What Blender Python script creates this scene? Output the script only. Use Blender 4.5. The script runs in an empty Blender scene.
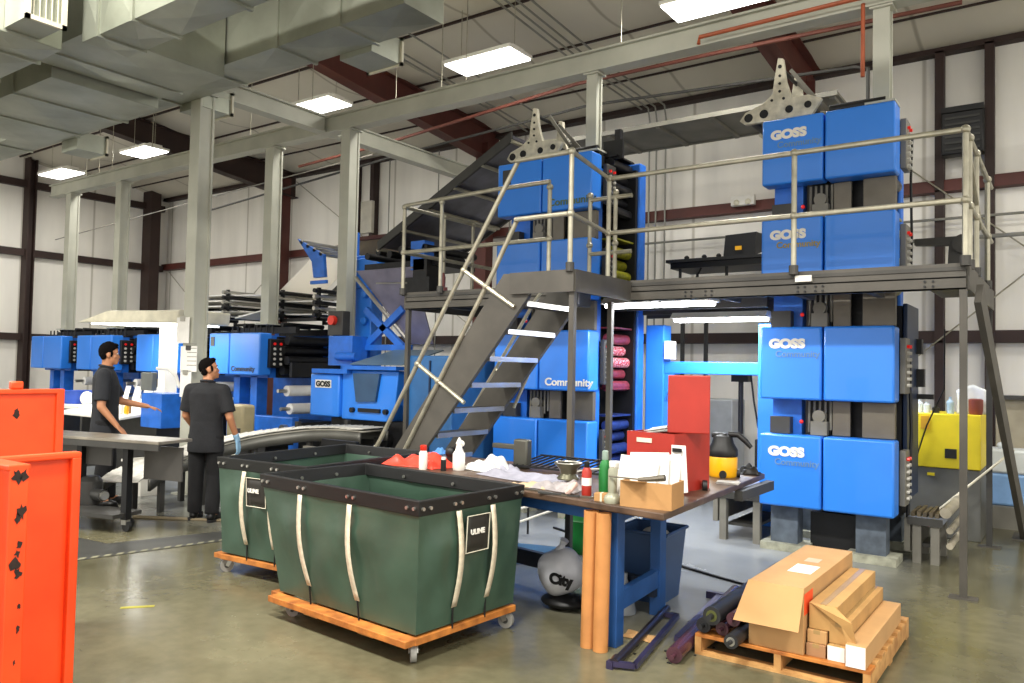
import bpy, math, random
from mathutils import Vector, Matrix
random.seed(7)
SC = bpy.context.scene
COL = SC.collection
PI = math.pi
def R(d): return math.radians(d)
# ------------------------------------------------------------------ materials
def S(h, k=1.0):
    h = h.lstrip('#'); o = []
    for i in (0, 2, 4):
        c = int(h[i:i+2], 16)/255.0
        o.append((c/12.92 if c <= .04045 else ((c+.055)/1.055)**2.4)*k)
    return tuple(o)+(1.0,)
MATS = {}
def M(name, col, rough=.5, metal=0.0, var=.12, scale=4.0, bump=0.0, bscale=30.0, emit=0.0, trans=0.0, alpha=1.0, dark=None, coat=0.0):
    if name in MATS: return MATS[name]
    m = bpy.data.materials.new(name); m.use_nodes = True
    nt = m.node_tree; N = nt.nodes; L = nt.links
    b = N['Principled BSDF']
    c = S(col) if isinstance(col, str) else col
    b.inputs['Roughness'].default_value = rough
    b.inputs['Metallic'].default_value = metal
    b.inputs['Base Color'].default_value = c
    if coat: b.inputs['Coat Weight'].default_value = coat
    if trans: b.inputs['Transmission Weight'].default_value = trans
    if alpha < 1: b.inputs['Alpha'].default_value = alpha
    if emit:
        b.inputs['Emission Color'].default_value = c
        b.inputs['Emission Strength'].default_value = emit
    tc = N.new('ShaderNodeTexCoord')
    if var:
        nz = N.new('ShaderNodeTexNoise'); nz.inputs['Scale'].default_value = scale; nz.inputs['Detail'].default_value = 5
        L.new(tc.outputs['Object'], nz.inputs['Vector'])
        rp = N.new('ShaderNodeValToRGB')
        rp.color_ramp.elements[0].position = .3; rp.color_ramp.elements[1].position = .7
        d = S(dark) if dark else tuple(x*(1-var*1.6) for x in c[:3])+(1,)
        rp.color_ramp.elements[0].color = d
        rp.color_ramp.elements[1].color = tuple(min(1, x*(1+var*.6)) for x in c[:3])+(1,)
        L.new(nz.outputs['Fac'], rp.inputs['Fac']); L.new(rp.outputs['Color'], b.inputs['Base Color'])
    if bump:
        n2 = N.new('ShaderNodeTexNoise'); n2.inputs['Scale'].default_value = bscale; n2.inputs['Detail'].default_value = 4
        L.new(tc.outputs['Object'], n2.inputs['Vector'])
        bp = N.new('ShaderNodeBump'); bp.inputs['Strength'].default_value = bump; bp.inputs['Distance'].default_value = .02
        L.new(n2.outputs['Fac'], bp.inputs['Height']); L.new(bp.outputs['Normal'], b.inputs['Normal'])
    MATS[name] = m
    return m
blue = M('press blue', '2A80E8', .4, var=.05, scale=1.5, coat=.2)
blue2 = M('frame blue', '1F6BD0', .45, var=.15, scale=6)
navy = M('navy frame', '12294A', .45, var=.15)
steelblue = M('cabinet blue', '2C6299', .45, var=.2, scale=3)
benchblue = M('bench blue', '23508C', .5, var=.18, scale=5)
black = M('black', '0C0C0E', .5, var=.1)
machine = M('machine black', '1A1A1C', .45, metal=.3, var=.4, scale=12)
darkgrey = M('dark grey', '3A3936', .55, var=.2)
midgrey = M('mid grey', '77746B', .5, var=.15)
plate = M('plate grey', '6B655A', .45, metal=.3, var=.15)
platf = M('platform paint', '4F4B44', .55, var=.2, scale=3)
platd = M('platform dark', '403E3A', .6, var=.25, scale=3)
galv = M('galvanised pipe', 'B0AB98', .38, metal=.55, var=.15, scale=9)
steel = M('steel', 'B9B7B0', .3, metal=.85, var=.1)
colgrey = M('column grey', 'B4B4A6', .55, var=.1, scale=2)
redbrown = M('red iron', '5A2A22', .6, var=.2, scale=2)
brown = M('dark iron', '33211C', .65, var=.2, scale=2)
white = M('white paint', 'E6E3DA', .5, var=.05)
paper = M('paper', 'E9E7E1', .8, var=.05, scale=8)
cream = M('cream paint', 'D8D2BC', .45, var=.12, scale=5)
orange = M('orange paint', 'F04E1A', .42, var=.08, scale=3, dark='DE400E')
scuff = M('scuffed dark paint', '2A1A12', .8, var=.4, scale=30)
green = M('green vinyl', '3B5244', .34, var=.2, scale=2.5, bump=.5, bscale=2.2)
webbing = M('cream webbing', 'D9CDB4', .8, var=.15, scale=25)
rimblack = M('black binding', '131414', .55, var=.2)
wood = M('pallet wood', 'C89A5E', .75, var=.2, scale=9, dark='9C6C3A')
woodor = M('dolly wood', 'C07A34', .6, var=.22, scale=9, dark='8A4E1E')
card = M('cardboard', 'BE9360', .8, var=.07, scale=4)
card2 = M('tan cardboard', 'B08452', .8, var=.1, scale=4)
kraft = M('kraft tube', 'C4854A', .65, var=.1, scale=8)
red = M('red paint', 'A62C20', .45, var=.1)
redp = M('red plastic', 'D0301F', .35, var=.05)
yellow = M('yellow paint', 'E8D01E', .45, var=.08)
yelp = M('yellow plastic', 'F0B010', .35, var=.05)
rubber = M('rubber', '1B1B1B', .7, var=.2)
glass = M('clear glass', 'DDE5DD', .08, var=0, trans=.9)
bluep = M('blue plastic', '34507A', .4, var=.1)
greenp = M('green plastic', '1E7A35', .4, var=.2)
tabletop = M('worn brown top', '5B4738', .4, var=.35, scale=6, dark='3B2C22')
skin = M('skin', 'B47C58', .55, var=.06)
hair = M('black hair', '0D0908', .95, var=.2, scale=60); hair.node_tree.nodes['Principled BSDF'].inputs['Specular IOR Level'].default_value = .1
cloth = M('charcoal work shirt', '1E2025', .88, var=.15, scale=12, bump=.5, bscale=9)
trous = M('black trousers', '0B0B0E', .9, var=.2, scale=12, bump=.4, bscale=9)
shoe = M('black leather', '0B0B0B', .45, var=.1)
nitrile = M('pale blue nitrile', '8FB8D6', .5, var=.08)
# floor
def floor_mat():
    m = bpy.data.materials.new('polished concrete'); m.use_nodes = True
    nt = m.node_tree; N = nt.nodes; L = nt.links; b = N['Principled BSDF']
    tc = N.new('ShaderNodeTexCoord')
    n1 = N.new('ShaderNodeTexNoise'); n1.inputs['Scale'].default_value = .55; n1.inputs['Detail'].default_value = 8; n1.inputs['Roughness'].default_value = .65
    n2 = N.new('ShaderNodeTexNoise'); n2.inputs['Scale'].default_value = 9; n2.inputs['Detail'].default_value = 6
    for n in (n1, n2): L.new(tc.outputs['Object'], n.inputs['Vector'])
    r1 = N.new('ShaderNodeValToRGB'); e = r1.color_ramp.elements
    e[0].position = .33; e[0].color = S('4E4B37'); e[1].position = .68; e[1].color = S('77725A')
    r2 = N.new('ShaderNodeValToRGB'); e = r2.color_ramp.elements
    e[0].position = .3; e[0].color = (.78, .78, .76, 1); e[1].position = .6; e[1].color = (1, 1, 1, 1)
    mx = N.new('ShaderNodeMixRGB'); mx.blend_type = 'MULTIPLY'; mx.inputs[0].default_value = .8
    L.new(n1.outputs['Fac'], r1.inputs['Fac']); L.new(n2.outputs['Fac'], r2.inputs['Fac'])
    L.new(r1.outputs['Color'], mx.inputs[1]); L.new(r2.outputs['Color'], mx.inputs[2])
    # pale, cool light spill around the towers, painted into the floor colour
    sx = N.new('ShaderNodeSeparateXYZ'); L.new(tc.outputs['Object'], sx.inputs[0])
    mr = N.new('ShaderNodeMapRange'); mr.inputs['From Min'].default_value = 4.6; mr.inputs['From Max'].default_value = 6.2
    L.new(sx.outputs['Y'], mr.inputs['Value'])
    m2 = N.new('ShaderNodeMixRGB'); m2.inputs[2].default_value = S('959A9F'); ml = N.new('ShaderNodeMath'); ml.operation = 'MULTIPLY'; ml.inputs[1].default_value = .8
    m3 = N.new('ShaderNodeMapRange'); m3.inputs['From Min'].default_value = -1.0; m3.inputs['From Max'].default_value = -2.0
    L.new(sx.outputs['X'], m3.inputs['Value']); m4 = N.new('ShaderNodeMath'); m4.operation = 'MULTIPLY'; L.new(mr.outputs[0], m4.inputs[0]); L.new(m3.outputs[0], m4.inputs[1])
    L.new(m4.outputs[0], ml.inputs[0]); L.new(ml.outputs[0], m2.inputs[0]); L.new(mx.outputs[0], m2.inputs[1])
    L.new(m2.outputs[0], b.inputs['Base Color'])
    rr = N.new('ShaderNodeMapRange'); rr.inputs['To Min'].default_value = .12; rr.inputs['To Max'].default_value = .36
    L.new(n1.outputs['Fac'], rr.inputs['Value']); L.new(rr.outputs[0], b.inputs['Roughness'])
    bp = N.new('ShaderNodeBump'); bp.inputs['Strength'].default_value = .12; bp.inputs['Distance'].default_value = .01
    L.new(n2.outputs['Fac'], bp.inputs['Height']); L.new(bp.outputs['Normal'], b.inputs['Normal'])
    return m
def insul_mat(name, col, fold, axis, strength=.5):
    """vinyl-faced insulation blanket: vertical folds and soft sagging"""
    m = bpy.data.materials.new(name); m.use_nodes = True
    nt = m.node_tree; N = nt.nodes; L = nt.links; b = N['Principled BSDF']
    tc = N.new('ShaderNodeTexCoord'); mp = N.new('ShaderNodeMapping')
    mp.inputs['Scale'].default_value = {'x': (fold, .25, .25), 'y': (.25, fold, .25)}[axis]
    L.new(tc.outputs['Object'], mp.inputs['Vector'])
    n = N.new('ShaderNodeTexNoise'); n.inputs['Scale'].default_value = 1.0; n.inputs['Detail'].default_value = 5
    L.new(mp.outputs[0], n.inputs['Vector'])
    bp = N.new('ShaderNodeBump'); bp.inputs['Strength'].default_value = strength; bp.inputs['Distance'].default_value = .06
    L.new(n.outputs['Fac'], bp.inputs['Height']); L.new(bp.outputs['Normal'], b.inputs['Normal'])
    r = N.new('ShaderNodeValToRGB'); e = r.color_ramp.elements; c = S(col)
    e[0].position = .3; e[0].color = tuple(x*.82 for x in c[:3])+(1,); e[1].position = .65; e[1].color = c
    L.new(n.outputs['Fac'], r.inputs['Fac'])
    # blanket seams
    wv = N.new('ShaderNodeTexWave'); wv.bands_direction = axis.upper(); wv.inputs['Scale'].default_value = .17
    L.new(tc.outputs['Object'], wv.inputs['Vector'])
    r2 = N.new('ShaderNodeValToRGB'); e = r2.color_ramp.elements; e[0].position = 0; e[0].color = (.6, .58, .54, 1); e[1].position = .004; e[1].color = (1, 1, 1, 1)
    L.new(wv.outputs['Fac'], r2.inputs['Fac'])
    mx = N.new('ShaderNodeMixRGB'); mx.blend_type = 'MULTIPLY'; mx.inputs[0].default_value = 1
    L.new(r.outputs[0], mx.inputs[1]); L.new(r2.outputs[0], mx.inputs[2]); L.new(mx.outputs[0], b.inputs['Base Color'])
    b.inputs['Roughness'].default_value = .5
    return m
def duct_mat():
    m = bpy.data.materials.new('galvanised duct'); m.use_nodes = True
    nt = m.node_tree; N = nt.nodes; L = nt.links; b = N['Principled BSDF']
    tc = N.new('ShaderNodeTexCoord'); v = N.new('ShaderNodeTexVoronoi'); v.inputs['Scale'].default_value = 2.2
    n = N.new('ShaderNodeTexNoise'); n.inputs['Scale'].default_value = 1.3; n.inputs['Detail'].default_value = 5
    L.new(tc.outputs['Object'], v.inputs['Vector']); L.new(tc.outputs['Object'], n.inputs['Vector'])
    r = N.new('ShaderNodeValToRGB'); e = r.color_ramp.elements
    e[0].position = .3; e[0].color = S('85887A'); e[1].position = .7; e[1].color = S('A9AC9E')
    L.new(n.outputs['Fac'], r.inputs['Fac']); L.new(r.outputs[0], b.inputs['Base Color'])
    b.inputs['Metallic'].default_value = .45; b.inputs['Roughness'].default_value = .42
    bp = N.new('ShaderNodeBump'); bp.inputs['Strength'].default_value = .3; bp.inputs['Distance'].default_value = .05
    L.new(n.outputs['Fac'], bp.inputs['Height']); L.new(bp.outputs['Normal'], b.inputs['Normal'])
    return m
duct = duct_mat()
def mesh_mat():
    m = bpy.data.materials.new('patterned roller pink'); m.use_nodes = True
    nt = m.node_tree; N = nt.nodes; L = nt.links; b = N['Principled BSDF']
    tc = N.new('ShaderNodeTexCoord'); v = N.new('ShaderNodeTexVoronoi'); v.inputs['Scale'].default_value = 45
    r = N.new('ShaderNodeValToRGB'); e = r.color_ramp.elements; e[0].color = S('E8D6D8'); e[1].color = S('A8323E'); e[0].position = .2; e[1].position = .5
    L.new(tc.outputs['Object'], v.inputs['Vector']); L.new(v.outputs['Distance'], r.inputs['Fac']); L.new(r.outputs[0], b.inputs['Base Color'])
    return m
pinkmesh = mesh_mat()
# ------------------------------------------------------------------ mesh builder
KEEP = {'rivets', 'hair', 'scuff_marks', 'valve_gear', 'printed_lines', 'stripes', 'louvre', 'grid', 'grille_frame', 'creased_panels', 'grimy_parts', 'lower_gearing', 'lips', 'patch_border'}
class MB:
    def __init__(s): s.v = []; s.f = []; s.mi = []; s.cur = 0
    def add(s, vs, fs):
        n = len(s.v); s.v += [tuple(p) for p in vs]; s.f += [tuple(i+n for i in f) for f in fs]; s.mi += [s.cur]*len(fs); return s
    def mat(s, i): s.cur = i; return s
    def box(s, x0, y0, z0, x1, y1, z1):
        x0, x1 = min(x0, x1), max(x0, x1); y0, y1 = min(y0, y1), max(y0, y1); z0, z1 = min(z0, z1), max(z0, z1)
        return s.add([(x0,y0,z0),(x1,y0,z0),(x1,y1,z0),(x0,y1,z0),(x0,y0,z1),(x1,y0,z1),(x1,y1,z1),(x0,y1,z1)],
                     [(0,3,2,1),(4,5,6,7),(0,1,5,4),(1,2,6,5),(2,3,7,6),(3,0,4,7)])
    def bar(s, p0, p1, w, h, up=(0,0,1)):
        p0 = Vector(p0); p1 = Vector(p1); d = (p1-p0).normalized(); u = Vector(up)
        if abs(d.dot(u)) > .99: u = Vector((1,0,0))
        sd = d.cross(u).normalized(); u = sd.cross(d).normalized()
        a = sd*w/2; b = u*h/2
        return s.add([p0-a-b, p0+a-b, p0+a+b, p0-a+b, p1-a-b, p1+a-b, p1+a+b, p1-a+b],
                     [(0,3,2,1),(4,5,6,7),(0,1,5,4),(1,2,6,5),(2,3,7,6),(3,0,4,7)])
    def cyl(s, p0, p1, r0, r1=None, n=14, cap=True):
        r1 = r0 if r1 is None else r1
        p0 = Vector(p0); p1 = Vector(p1); d = (p1-p0).normalized()
        u = Vector((0,0,1)) if abs(d.z) < .9 else Vector((1,0,0))
        a = d.cross(u).normalized(); b = d.cross(a)
        vs = []
        for p, r in ((p0, r0), (p1, r1)):
            for i in range(n):
                t = 2*PI*i/n; vs.append(p+a*math.cos(t)*r+b*math.sin(t)*r)
        fs = [(i, i+n, (i+1) % n+n, (i+1) % n) for i in range(n)]
        if cap: fs += [tuple(range(n)), tuple(range(2*n-1, n-1, -1))]
        return s.add(vs, fs)
    def pipe(s, p0, p1, r, t, n=16):
        """hollow tube with open bore"""
        p0 = Vector(p0); p1 = Vector(p1); d = (p1-p0).normalized()
        u = Vector((0,0,1)) if abs(d.z) < .9 else Vector((1,0,0))
        a = d.cross(u).normalized(); b = d.cross(a); vs = []
        for p, q in ((p0, r), (p1, r), (p1, r-t), (p0, r-t)):
            for i in range(n):
                w = 2*PI*i/n; vs.append(p+a*math.cos(w)*q+b*math.sin(w)*q)
        fs = []
        for k in range(4):
            for i in range(n):
                j = (i+1) % n; k2 = (k+1) % 4
                fs.append((k*n+i, k2*n+i, k2*n+j, k*n+j))
        return s.add(vs, fs)
    def tube(s, pts, r, n=8, closed=False):
        P = [Vector(p) for p in pts]; m = len(P); rings = []; pa = None
        for i, p in enumerate(P):
            if closed: d = (P[(i+1) % m]-P[i-1])
            else: d = (P[min(i+1, m-1)]-P[max(i-1, 0)])
            if d.length < 1e-9: d = Vector((0,0,1))
            d.normalize()
            if pa is None:
                u = Vector((0,0,1)) if abs(d.z) < .9 else Vector((1,0,0)); a = d.cross(u).normalized()
            else:
                a = pa-d*pa.dot(d)
                a = a.normalized() if a.length > 1e-6 else d.orthogonal().normalized()
            pa = a; b = d.cross(a)
            rr = r[i] if isinstance(r, (list, tuple)) else r
            rings.append([p+a*math.cos(2*PI*k/n)*rr+b*math.sin(2*PI*k/n)*rr for k in range(n)])
        vs = [q for g in rings for q in g]; fs = []
        for i in range(m if closed else m-1):
            j = (i+1) % m
            for k in range(n): fs.append((i*n+k, j*n+k, j*n+(k+1) % n, i*n+(k+1) % n))
        if not closed: fs += [tuple(range(n-1, -1, -1)), tuple((m-1)*n+k for k in range(n))]
        return s.add(vs, fs)
    def lathe(s, prof, c=(0,0,0), n=20, cap=True):
        vs = []; 
        for r, z in prof:
            for i in range(n):
                t = 2*PI*i/n; vs.append((c[0]+math.cos(t)*r, c[1]+math.sin(t)*r, c[2]+z))
        fs = []; m = len(prof)
        for j in range(m-1):
            for i in range(n): fs.append((j*n+i, j*n+(i+1) % n, (j+1)*n+(i+1) % n, (j+1)*n+i))
        if cap: fs += [tuple(range(n-1, -1, -1)), tuple((m-1)*n+i for i in range(n))]
        return s.add(vs, fs)
    def ball(s, c, rx, ry=None, rz=None, n=14, m=10, rot=None):
        ry = ry or rx; rz = rz or rx; vs = []; c = Vector(c)
        for j in range(1, m):
            a = PI*j/m
            for i in range(n):
                t = 2*PI*i/n; p = Vector((math.cos(t)*math.sin(a)*rx, math.sin(t)*math.sin(a)*ry, math.cos(a)*rz))
                if rot: p = rot @ p
                vs.append(c+p)
        t = Vector((0,0,rz)); b = Vector((0,0,-rz))
        if rot: t = rot @ t; b = rot @ b
        vs += [c+t, c+b]; T = len(vs)-2; B = T+1; fs = []
        for j in range(m-2):
            for i in range(n): fs.append((j*n+i, (j+1)*n+i, (j+1)*n+(i+1) % n, j*n+(i+1) % n))
        for i in range(n): fs.append((T, i, (i+1) % n)); fs.append((B, (m-2)*n+(i+1) % n, (m-2)*n+i))
        return s.add(vs, fs)
    def prism(s, poly, ext):
        e = Vector(ext); n = len(poly); P = [Vector(p) for p in poly]
        return s.add(P+[p+e for p in P], [tuple(range(n-1, -1, -1)), tuple(range(n, 2*n))]+[(i, (i+1) % n, (i+1) % n+n, i+n) for i in range(n)])
    def grid(s, f, nu, nv, thick=0):
        vs = [f(i/nu, j/nv) for j in range(nv+1) for i in range(nu+1)]
        fs = [(j*(nu+1)+i, j*(nu+1)+i+1, (j+1)*(nu+1)+i+1, (j+1)*(nu+1)+i) for j in range(nv) for i in range(nu)]
        return s.add(vs, fs)
    def xf(s, mtx):
        s.v = [tuple(mtx @ Vector(p)) for p in s.v]; return s
    def clusters(s):
        n = len(s.v); par = list(range(n))
        def fd(a):
            while par[a] != a: par[a] = par[par[a]]; a = par[a]
            return a
        for f in s.f:
            r = fd(f[0])
            for i in f[1:]: par[fd(i)] = r
        comp = {}
        for i in range(n): comp.setdefault(fd(i), []).append(i)
        cs = [v for v in comp.values() if len(v) > 1]
        if len(cs) > 60: return None
        bb = []
        for c in cs:
            P = [s.v[i] for i in c]; bb.append([min(p[k] for p in P)-.006 for k in range(3)]+[max(p[k] for p in P)+.006 for k in range(3)])
        q = list(range(len(cs)))
        def f2(a):
            while q[a] != a: a = q[a]
            return a
        for i in range(len(cs)):
            for j in range(i):
                if all(bb[i][k] <= bb[j][k+3] and bb[j][k] <= bb[i][k+3] for k in range(3)): q[f2(i)] = f2(j)
        g = {}
        for i, c in enumerate(cs): g.setdefault(f2(i), []).extend(c)
        return list(g.values())
    def build(s, name, mat, parent=None, smooth=True, bevel=0, world=False, solid=0, ang=35, sub=0, split=True):
        if parent is not None and split and name not in KEEP and not isinstance(mat, (list, tuple)):
            g = s.clusters()
            if g and 1 < len(g) <= 24:
                first = None; nm = name[:-1] if name.endswith('s') and not name.endswith('ss') else name
                for c in g:
                    ix = {v: i for i, v in enumerate(c)}; m = MB(); m.v = [s.v[i] for i in c]
                    m.f = [tuple(ix[i] for i in f) for f in s.f if f[0] in ix]; m.mi = [0]*len(m.f)
                    o = m.build(nm, mat, parent, smooth, bevel, world, solid, ang, sub, False)
                    first = first or o
                return first
        me = bpy.data.meshes.new(name)
        vs = s.v
        if parent is not None and world:
            w = wloc(parent); vs = [(p[0]-w.x, p[1]-w.y, p[2]-w.z) for p in vs]
        me.from_pydata(vs, [], s.f); 
        mats = mat if isinstance(mat, (list, tuple)) else [mat]
        for mm in mats: me.materials.append(mm)
        if len(mats) > 1: me.polygons.foreach_set('material_index', s.mi)
        import bmesh
        bm = bmesh.new(); bm.from_mesh(me); bmesh.ops.recalc_face_normals(bm, faces=bm.faces); bm.to_mesh(me); bm.free()
        o = bpy.data.objects.new(name, me); COL.objects.link(o)
        if parent is not None: o.parent = parent
        if smooth:
            me.shade_smooth()
            try: me.set_sharp_from_angle(angle=R(ang))
            except Exception: pass
        if solid:
            d = o.modifiers.new('solid', 'SOLIDIFY'); d.thickness = solid; d.offset = 0
        if bevel:
            b = o.modifiers.new('bevel', 'BEVEL'); b.width = bevel; b.segments = 2; b.limit_method = 'ANGLE'; b.angle_limit = R(40)
        if sub:
            d = o.modifiers.new('sub', 'SUBSURF'); d.levels = sub; d.render_levels = sub
        return o
def wloc(o):
    v = Vector(o.location); p = o.parent
    while p is not None: v = v+Vector(p.location); p = p.parent
    return v
def tag(o, label=None, cat=None, group=None, kind=None):
    if label: o['label'] = label
    if cat: o['category'] = cat
    if group: o['group'] = group
    if kind: o['kind'] = kind
    return o
def thing(name, label, cat, loc=(0,0,0), rz=0, group=None):
    o = bpy.data.objects.new(name, None); COL.objects.link(o); o.empty_display_size = .1
    o.location = loc; o.rotation_euler = (0, 0, rz)
    return tag(o, label, cat, group)
def one(mb, name, mat, label, cat, group=None, origin=None, **k):
    """a thing that is a single mesh; origin moves to the base centre"""
    if origin is None:
        xs = [p[0] for p in mb.v]; ys = [p[1] for p in mb.v]; zs = [p[2] for p in mb.v]
        origin = ((min(xs)+max(xs))/2, (min(ys)+max(ys))/2, min(zs))
    mb.v = [(p[0]-origin[0], p[1]-origin[1], p[2]-origin[2]) for p in mb.v]
    o = mb.build(name, mat, **k); o.location = origin
    return tag(o, label, cat, group)
def struct(name, mb, mat, **k):
    o = mb.build(name, mat, **k); o['kind'] = 'structure'; return o
def dup(root, loc, rz=None, label=None):
    r = root.copy(); COL.objects.link(r); r.location = loc
    if rz is not None: r.rotation_euler = (0, 0, rz)
    if label: r['label'] = label
    for ch in list(root.children):
        c = ch.copy(); COL.objects.link(c); c.parent = r
        for g in list(ch.children):
            d = g.copy(); COL.objects.link(d); d.parent = c
    return r
def text(name, body, mat, size, loc, rot, parent=None, sx=1.0, ext=.002, bold=0.0, shear=0.0):
    cu = bpy.data.curves.new(name, 'FONT'); cu.body = body; cu.size = size; cu.extrude = ext; cu.offset = bold; cu.shear = shear
    cu.align_x = 'LEFT'
    t = bpy.data.objects.new(name+'_tmp', cu); COL.objects.link(t)
    bpy.context.view_layer.update()
    me = bpy.data.meshes.new_from_object(t.evaluated_get(bpy.context.evaluated_depsgraph_get()))
    bpy.data.objects.remove(t)
    m = Matrix.Translation(Vector(loc)) @ rot @ Matrix.Diagonal((sx, 1, 1, 1))
    me.transform(m); me.materials.clear(); me.materials.append(mat); me.name = name
    o = bpy.data.objects.new(name, me); COL.objects.link(o)
    if parent is not None:
        o.parent = parent
        w = wloc(parent); me.transform(Matrix.Translation(-w))
    return o
FRONT = Matrix(((1,0,0,0),(0,0,-1,0),(0,1,0,0),(0,0,0,1)))      # text standing, facing -Y

def translucent(name, col):
    m = M(name, col, .8, var=0); nt = m.node_tree
    if nt.nodes.get('TR'): return m
    tr = nt.nodes.new('ShaderNodeBsdfTranslucent'); tr.name = 'TR'; tr.inputs[0].default_value = S(col)
    mx = nt.nodes.new('ShaderNodeMixShader'); mx.inputs[0].default_value = .55
    b = nt.nodes['Principled BSDF']; out = nt.nodes['Material Output']
    nt.links.new(b.outputs[0], mx.inputs[1]); nt.links.new(tr.outputs[0], mx.inputs[2]); nt.links.new(mx.outputs[0], out.inputs['Surface'])
    return m
# ------------------------------------------------------------------ camera
cam = bpy.data.cameras.new('camera'); co = bpy.data.objects.new('camera', cam); COL.objects.link(co)
cam.sensor_width = 36; cam.lens = 36*788.9/1024; cam.clip_end = 200; cam.clip_start = .05
yaw, pit, rol = R(35.4875), R(1.98856), R(1.15125)
F_ = Vector((-math.sin(yaw)*math.cos(pit), math.cos(yaw)*math.cos(pit), math.sin(pit)))
R_ = Vector((math.cos(yaw), math.sin(yaw), 0)); U_ = R_.cross(F_)
R2 = R_*math.cos(rol)+U_*math.sin(rol); U2 = -R_*math.sin(rol)+U_*math.cos(rol)
mw = Matrix((R2, U2, -F_)).transposed().to_4x4(); mw.translation = (0, 0, 1.72)
co.matrix_world = mw; SC.camera = co
SC.view_settings.view_transform = 'Standard'; SC.view_settings.look = 'None'; SC.view_settings.exposure = 0.28
w = bpy.data.worlds.new('world'); SC.world = w; w.use_nodes = True
w.node_tree.nodes['Background'].inputs[0].default_value = (1.0, .97, .9, 1); w.node_tree.nodes['Background'].inputs[1].default_value = 1.5
# ------------------------------------------------------------------ room shell
YB = 13.3; XL = -22.4
EAVE = 6.75; SL = .07
def cz(y): return EAVE+(YB-y)*SL
struct('floor', MB().box(XL-.2, -5, -.15, 9, YB+.2, 0), floor_mat(), smooth=False)
wallm = insul_mat('white vinyl wall insulation', 'F5F1E8', 1.6, 'x', .55)
wallm2 = insul_mat('white vinyl side wall insulation', 'F3EFE6', 1.2, 'y', .5)
ceilm = insul_mat('vinyl roof insulation', 'D6D0C0', .5, 'x', .4)
struct('wall_back', MB().box(XL-.2, YB, 0, 9, YB+.2, 8), wallm, smooth=False)
struct('wall_left', MB().box(XL-.2, -5, 0, XL, YB, 9), wallm2, smooth=False)
# ceiling: blanket sagging between purlins
cm = MB(); NY = 120
def cf(u, v):
    y = YB-v*18; k = (y % 1.52)/1.52
    return (XL+u*31.5, y, cz(y)-.10*math.sin(PI*k)-.02)
cm.grid(cf, 2, NY)
struct('ceiling', cm, ceilm)
tn = 0
def trim(mb, mat, **k):
    global tn; tn += 1
    return struct('trim_%d' % tn, mb, mat, **k)
y = 13.2-(13.2 % 1.52)
while y > -3:
    trim(MB().box(XL, y-.015, cz(y)-.06, 9, y+.02, cz(y)+.05), brown, smooth=False); y -= 1.52
# eave strut and wall girts
for z, d in ((6.62, .12), (4.56, .18), (2.32, .18)):
    trim(MB().box(XL, YB-.17, z-d/2, 9, YB-.001, z+d/2).box(XL, YB-.20, z-d/2, 9, YB-.16, z-d/2+.03), brown if z != 4.56 else redbrown, smooth=False)
for z in (6.3, 4.5, 2.3):
    trim(MB().box(XL+.001, -5, z-.09, XL+.17, YB-.2, z+.09), brown, smooth=False)
def ibeam_v(mb, x, y, w, d, z0, z1, t=.03):
    mb.box(x-w/2, y-d/2, z0, x+w/2, y-d/2+t, z1); mb.box(x-w/2, y+d/2-t, z0, x+w/2, y+d/2, z1); mb.box(x-t/2, y-d/2+t, z0, x+t/2, y+d/2-t, z1); return mb
# red-iron frames: column + tapered rafter
for i, x in enumerate((-16.45, -9.9, -3.45, 3.1)):
    m_ = redbrown if i < 3 else brown
    mb = MB(); mb.box(x-.15, YB-.62, 0, x+.15, YB-.59, 6.35).box(x-.02, YB-.59, 0, x+.02, YB-.2, 6.5)
    trim(mb, m_, smooth=False)
    mb = MB(); y0, y1 = YB-.05, -3.0
    def rb(y): return cz(y)-.12
    def lb(y): return cz(y)-.12-(.62 if y > 12.6 else .62-.22*min(1, (12.6-y)/6))
    mb.box(0, 0, 0, .001, .001, .001); mb.v = []; mb.f = []; mb.mi = []
    ys = [y0, 12.6, 6.6, y1]
    for a, b_ in zip(ys[:-1], ys[1:]):
        mb.prism([(x-.012, a, lb(a)), (x-.012, b_, lb(b_)), (x-.012, b_, rb(b_)), (x-.012, a, rb(a))], (.024, 0, 0))
        mb.prism([(x-.13, a, lb(a)), (x-.13, b_, lb(b_)), (x-.13, b_, lb(b_)+.025), (x-.13, a, lb(a)+.025)], (.26, 0, 0))
        mb.prism([(x-.13, a, rb(a)), (x-.13, b_, rb(b_)), (x-.13, b_, rb(b_)+.025), (x-.13, a, rb(a)+.025)], (.26, 0, 0))
    trim(mb, m_ if i else brown, smooth=False)
trim(MB().box(XL, YB-.8, 0, XL+.45, YB-.5, 6.75), brown, smooth=False)         # corner column
trim(ibeam_v(MB(), XL+.15, 9.35, .3, .2, 0, 7.0), brown, smooth=False)        # side wall column
trim(ibeam_v(MB(), XL+.15, 4.5, .3, .2, 0, 7.2), brown, smooth=False)
# thin wall jambs seen at several places on the back wall
for x in (-14.1, -13.5, -1.62, -.98):
    trim(MB().box(x-.06, YB-.2, 0, x+.06, YB-.01, 6.62), brown, smooth=False)
for x in (-20.3, -18.2, -12.6, -7.2, -5.6, 1.0):
    pass
# cross bracing rods
for a, b_ in (((-21.9, 4.4), (-16.7, .6)), ((-16.2, 6.4), (-10.1, 2.4)), ((-3.2, 5.9), (2.6, .8)), ((2.8, 6.1), (-3.2, .9)), ((-16.7, 4.4), (-21.9, .6))):
    trim(MB().cyl((a[0], YB-.22, a[1]), (b_[0], YB-.22, b_[1]), .012, n=6), galv)
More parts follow.
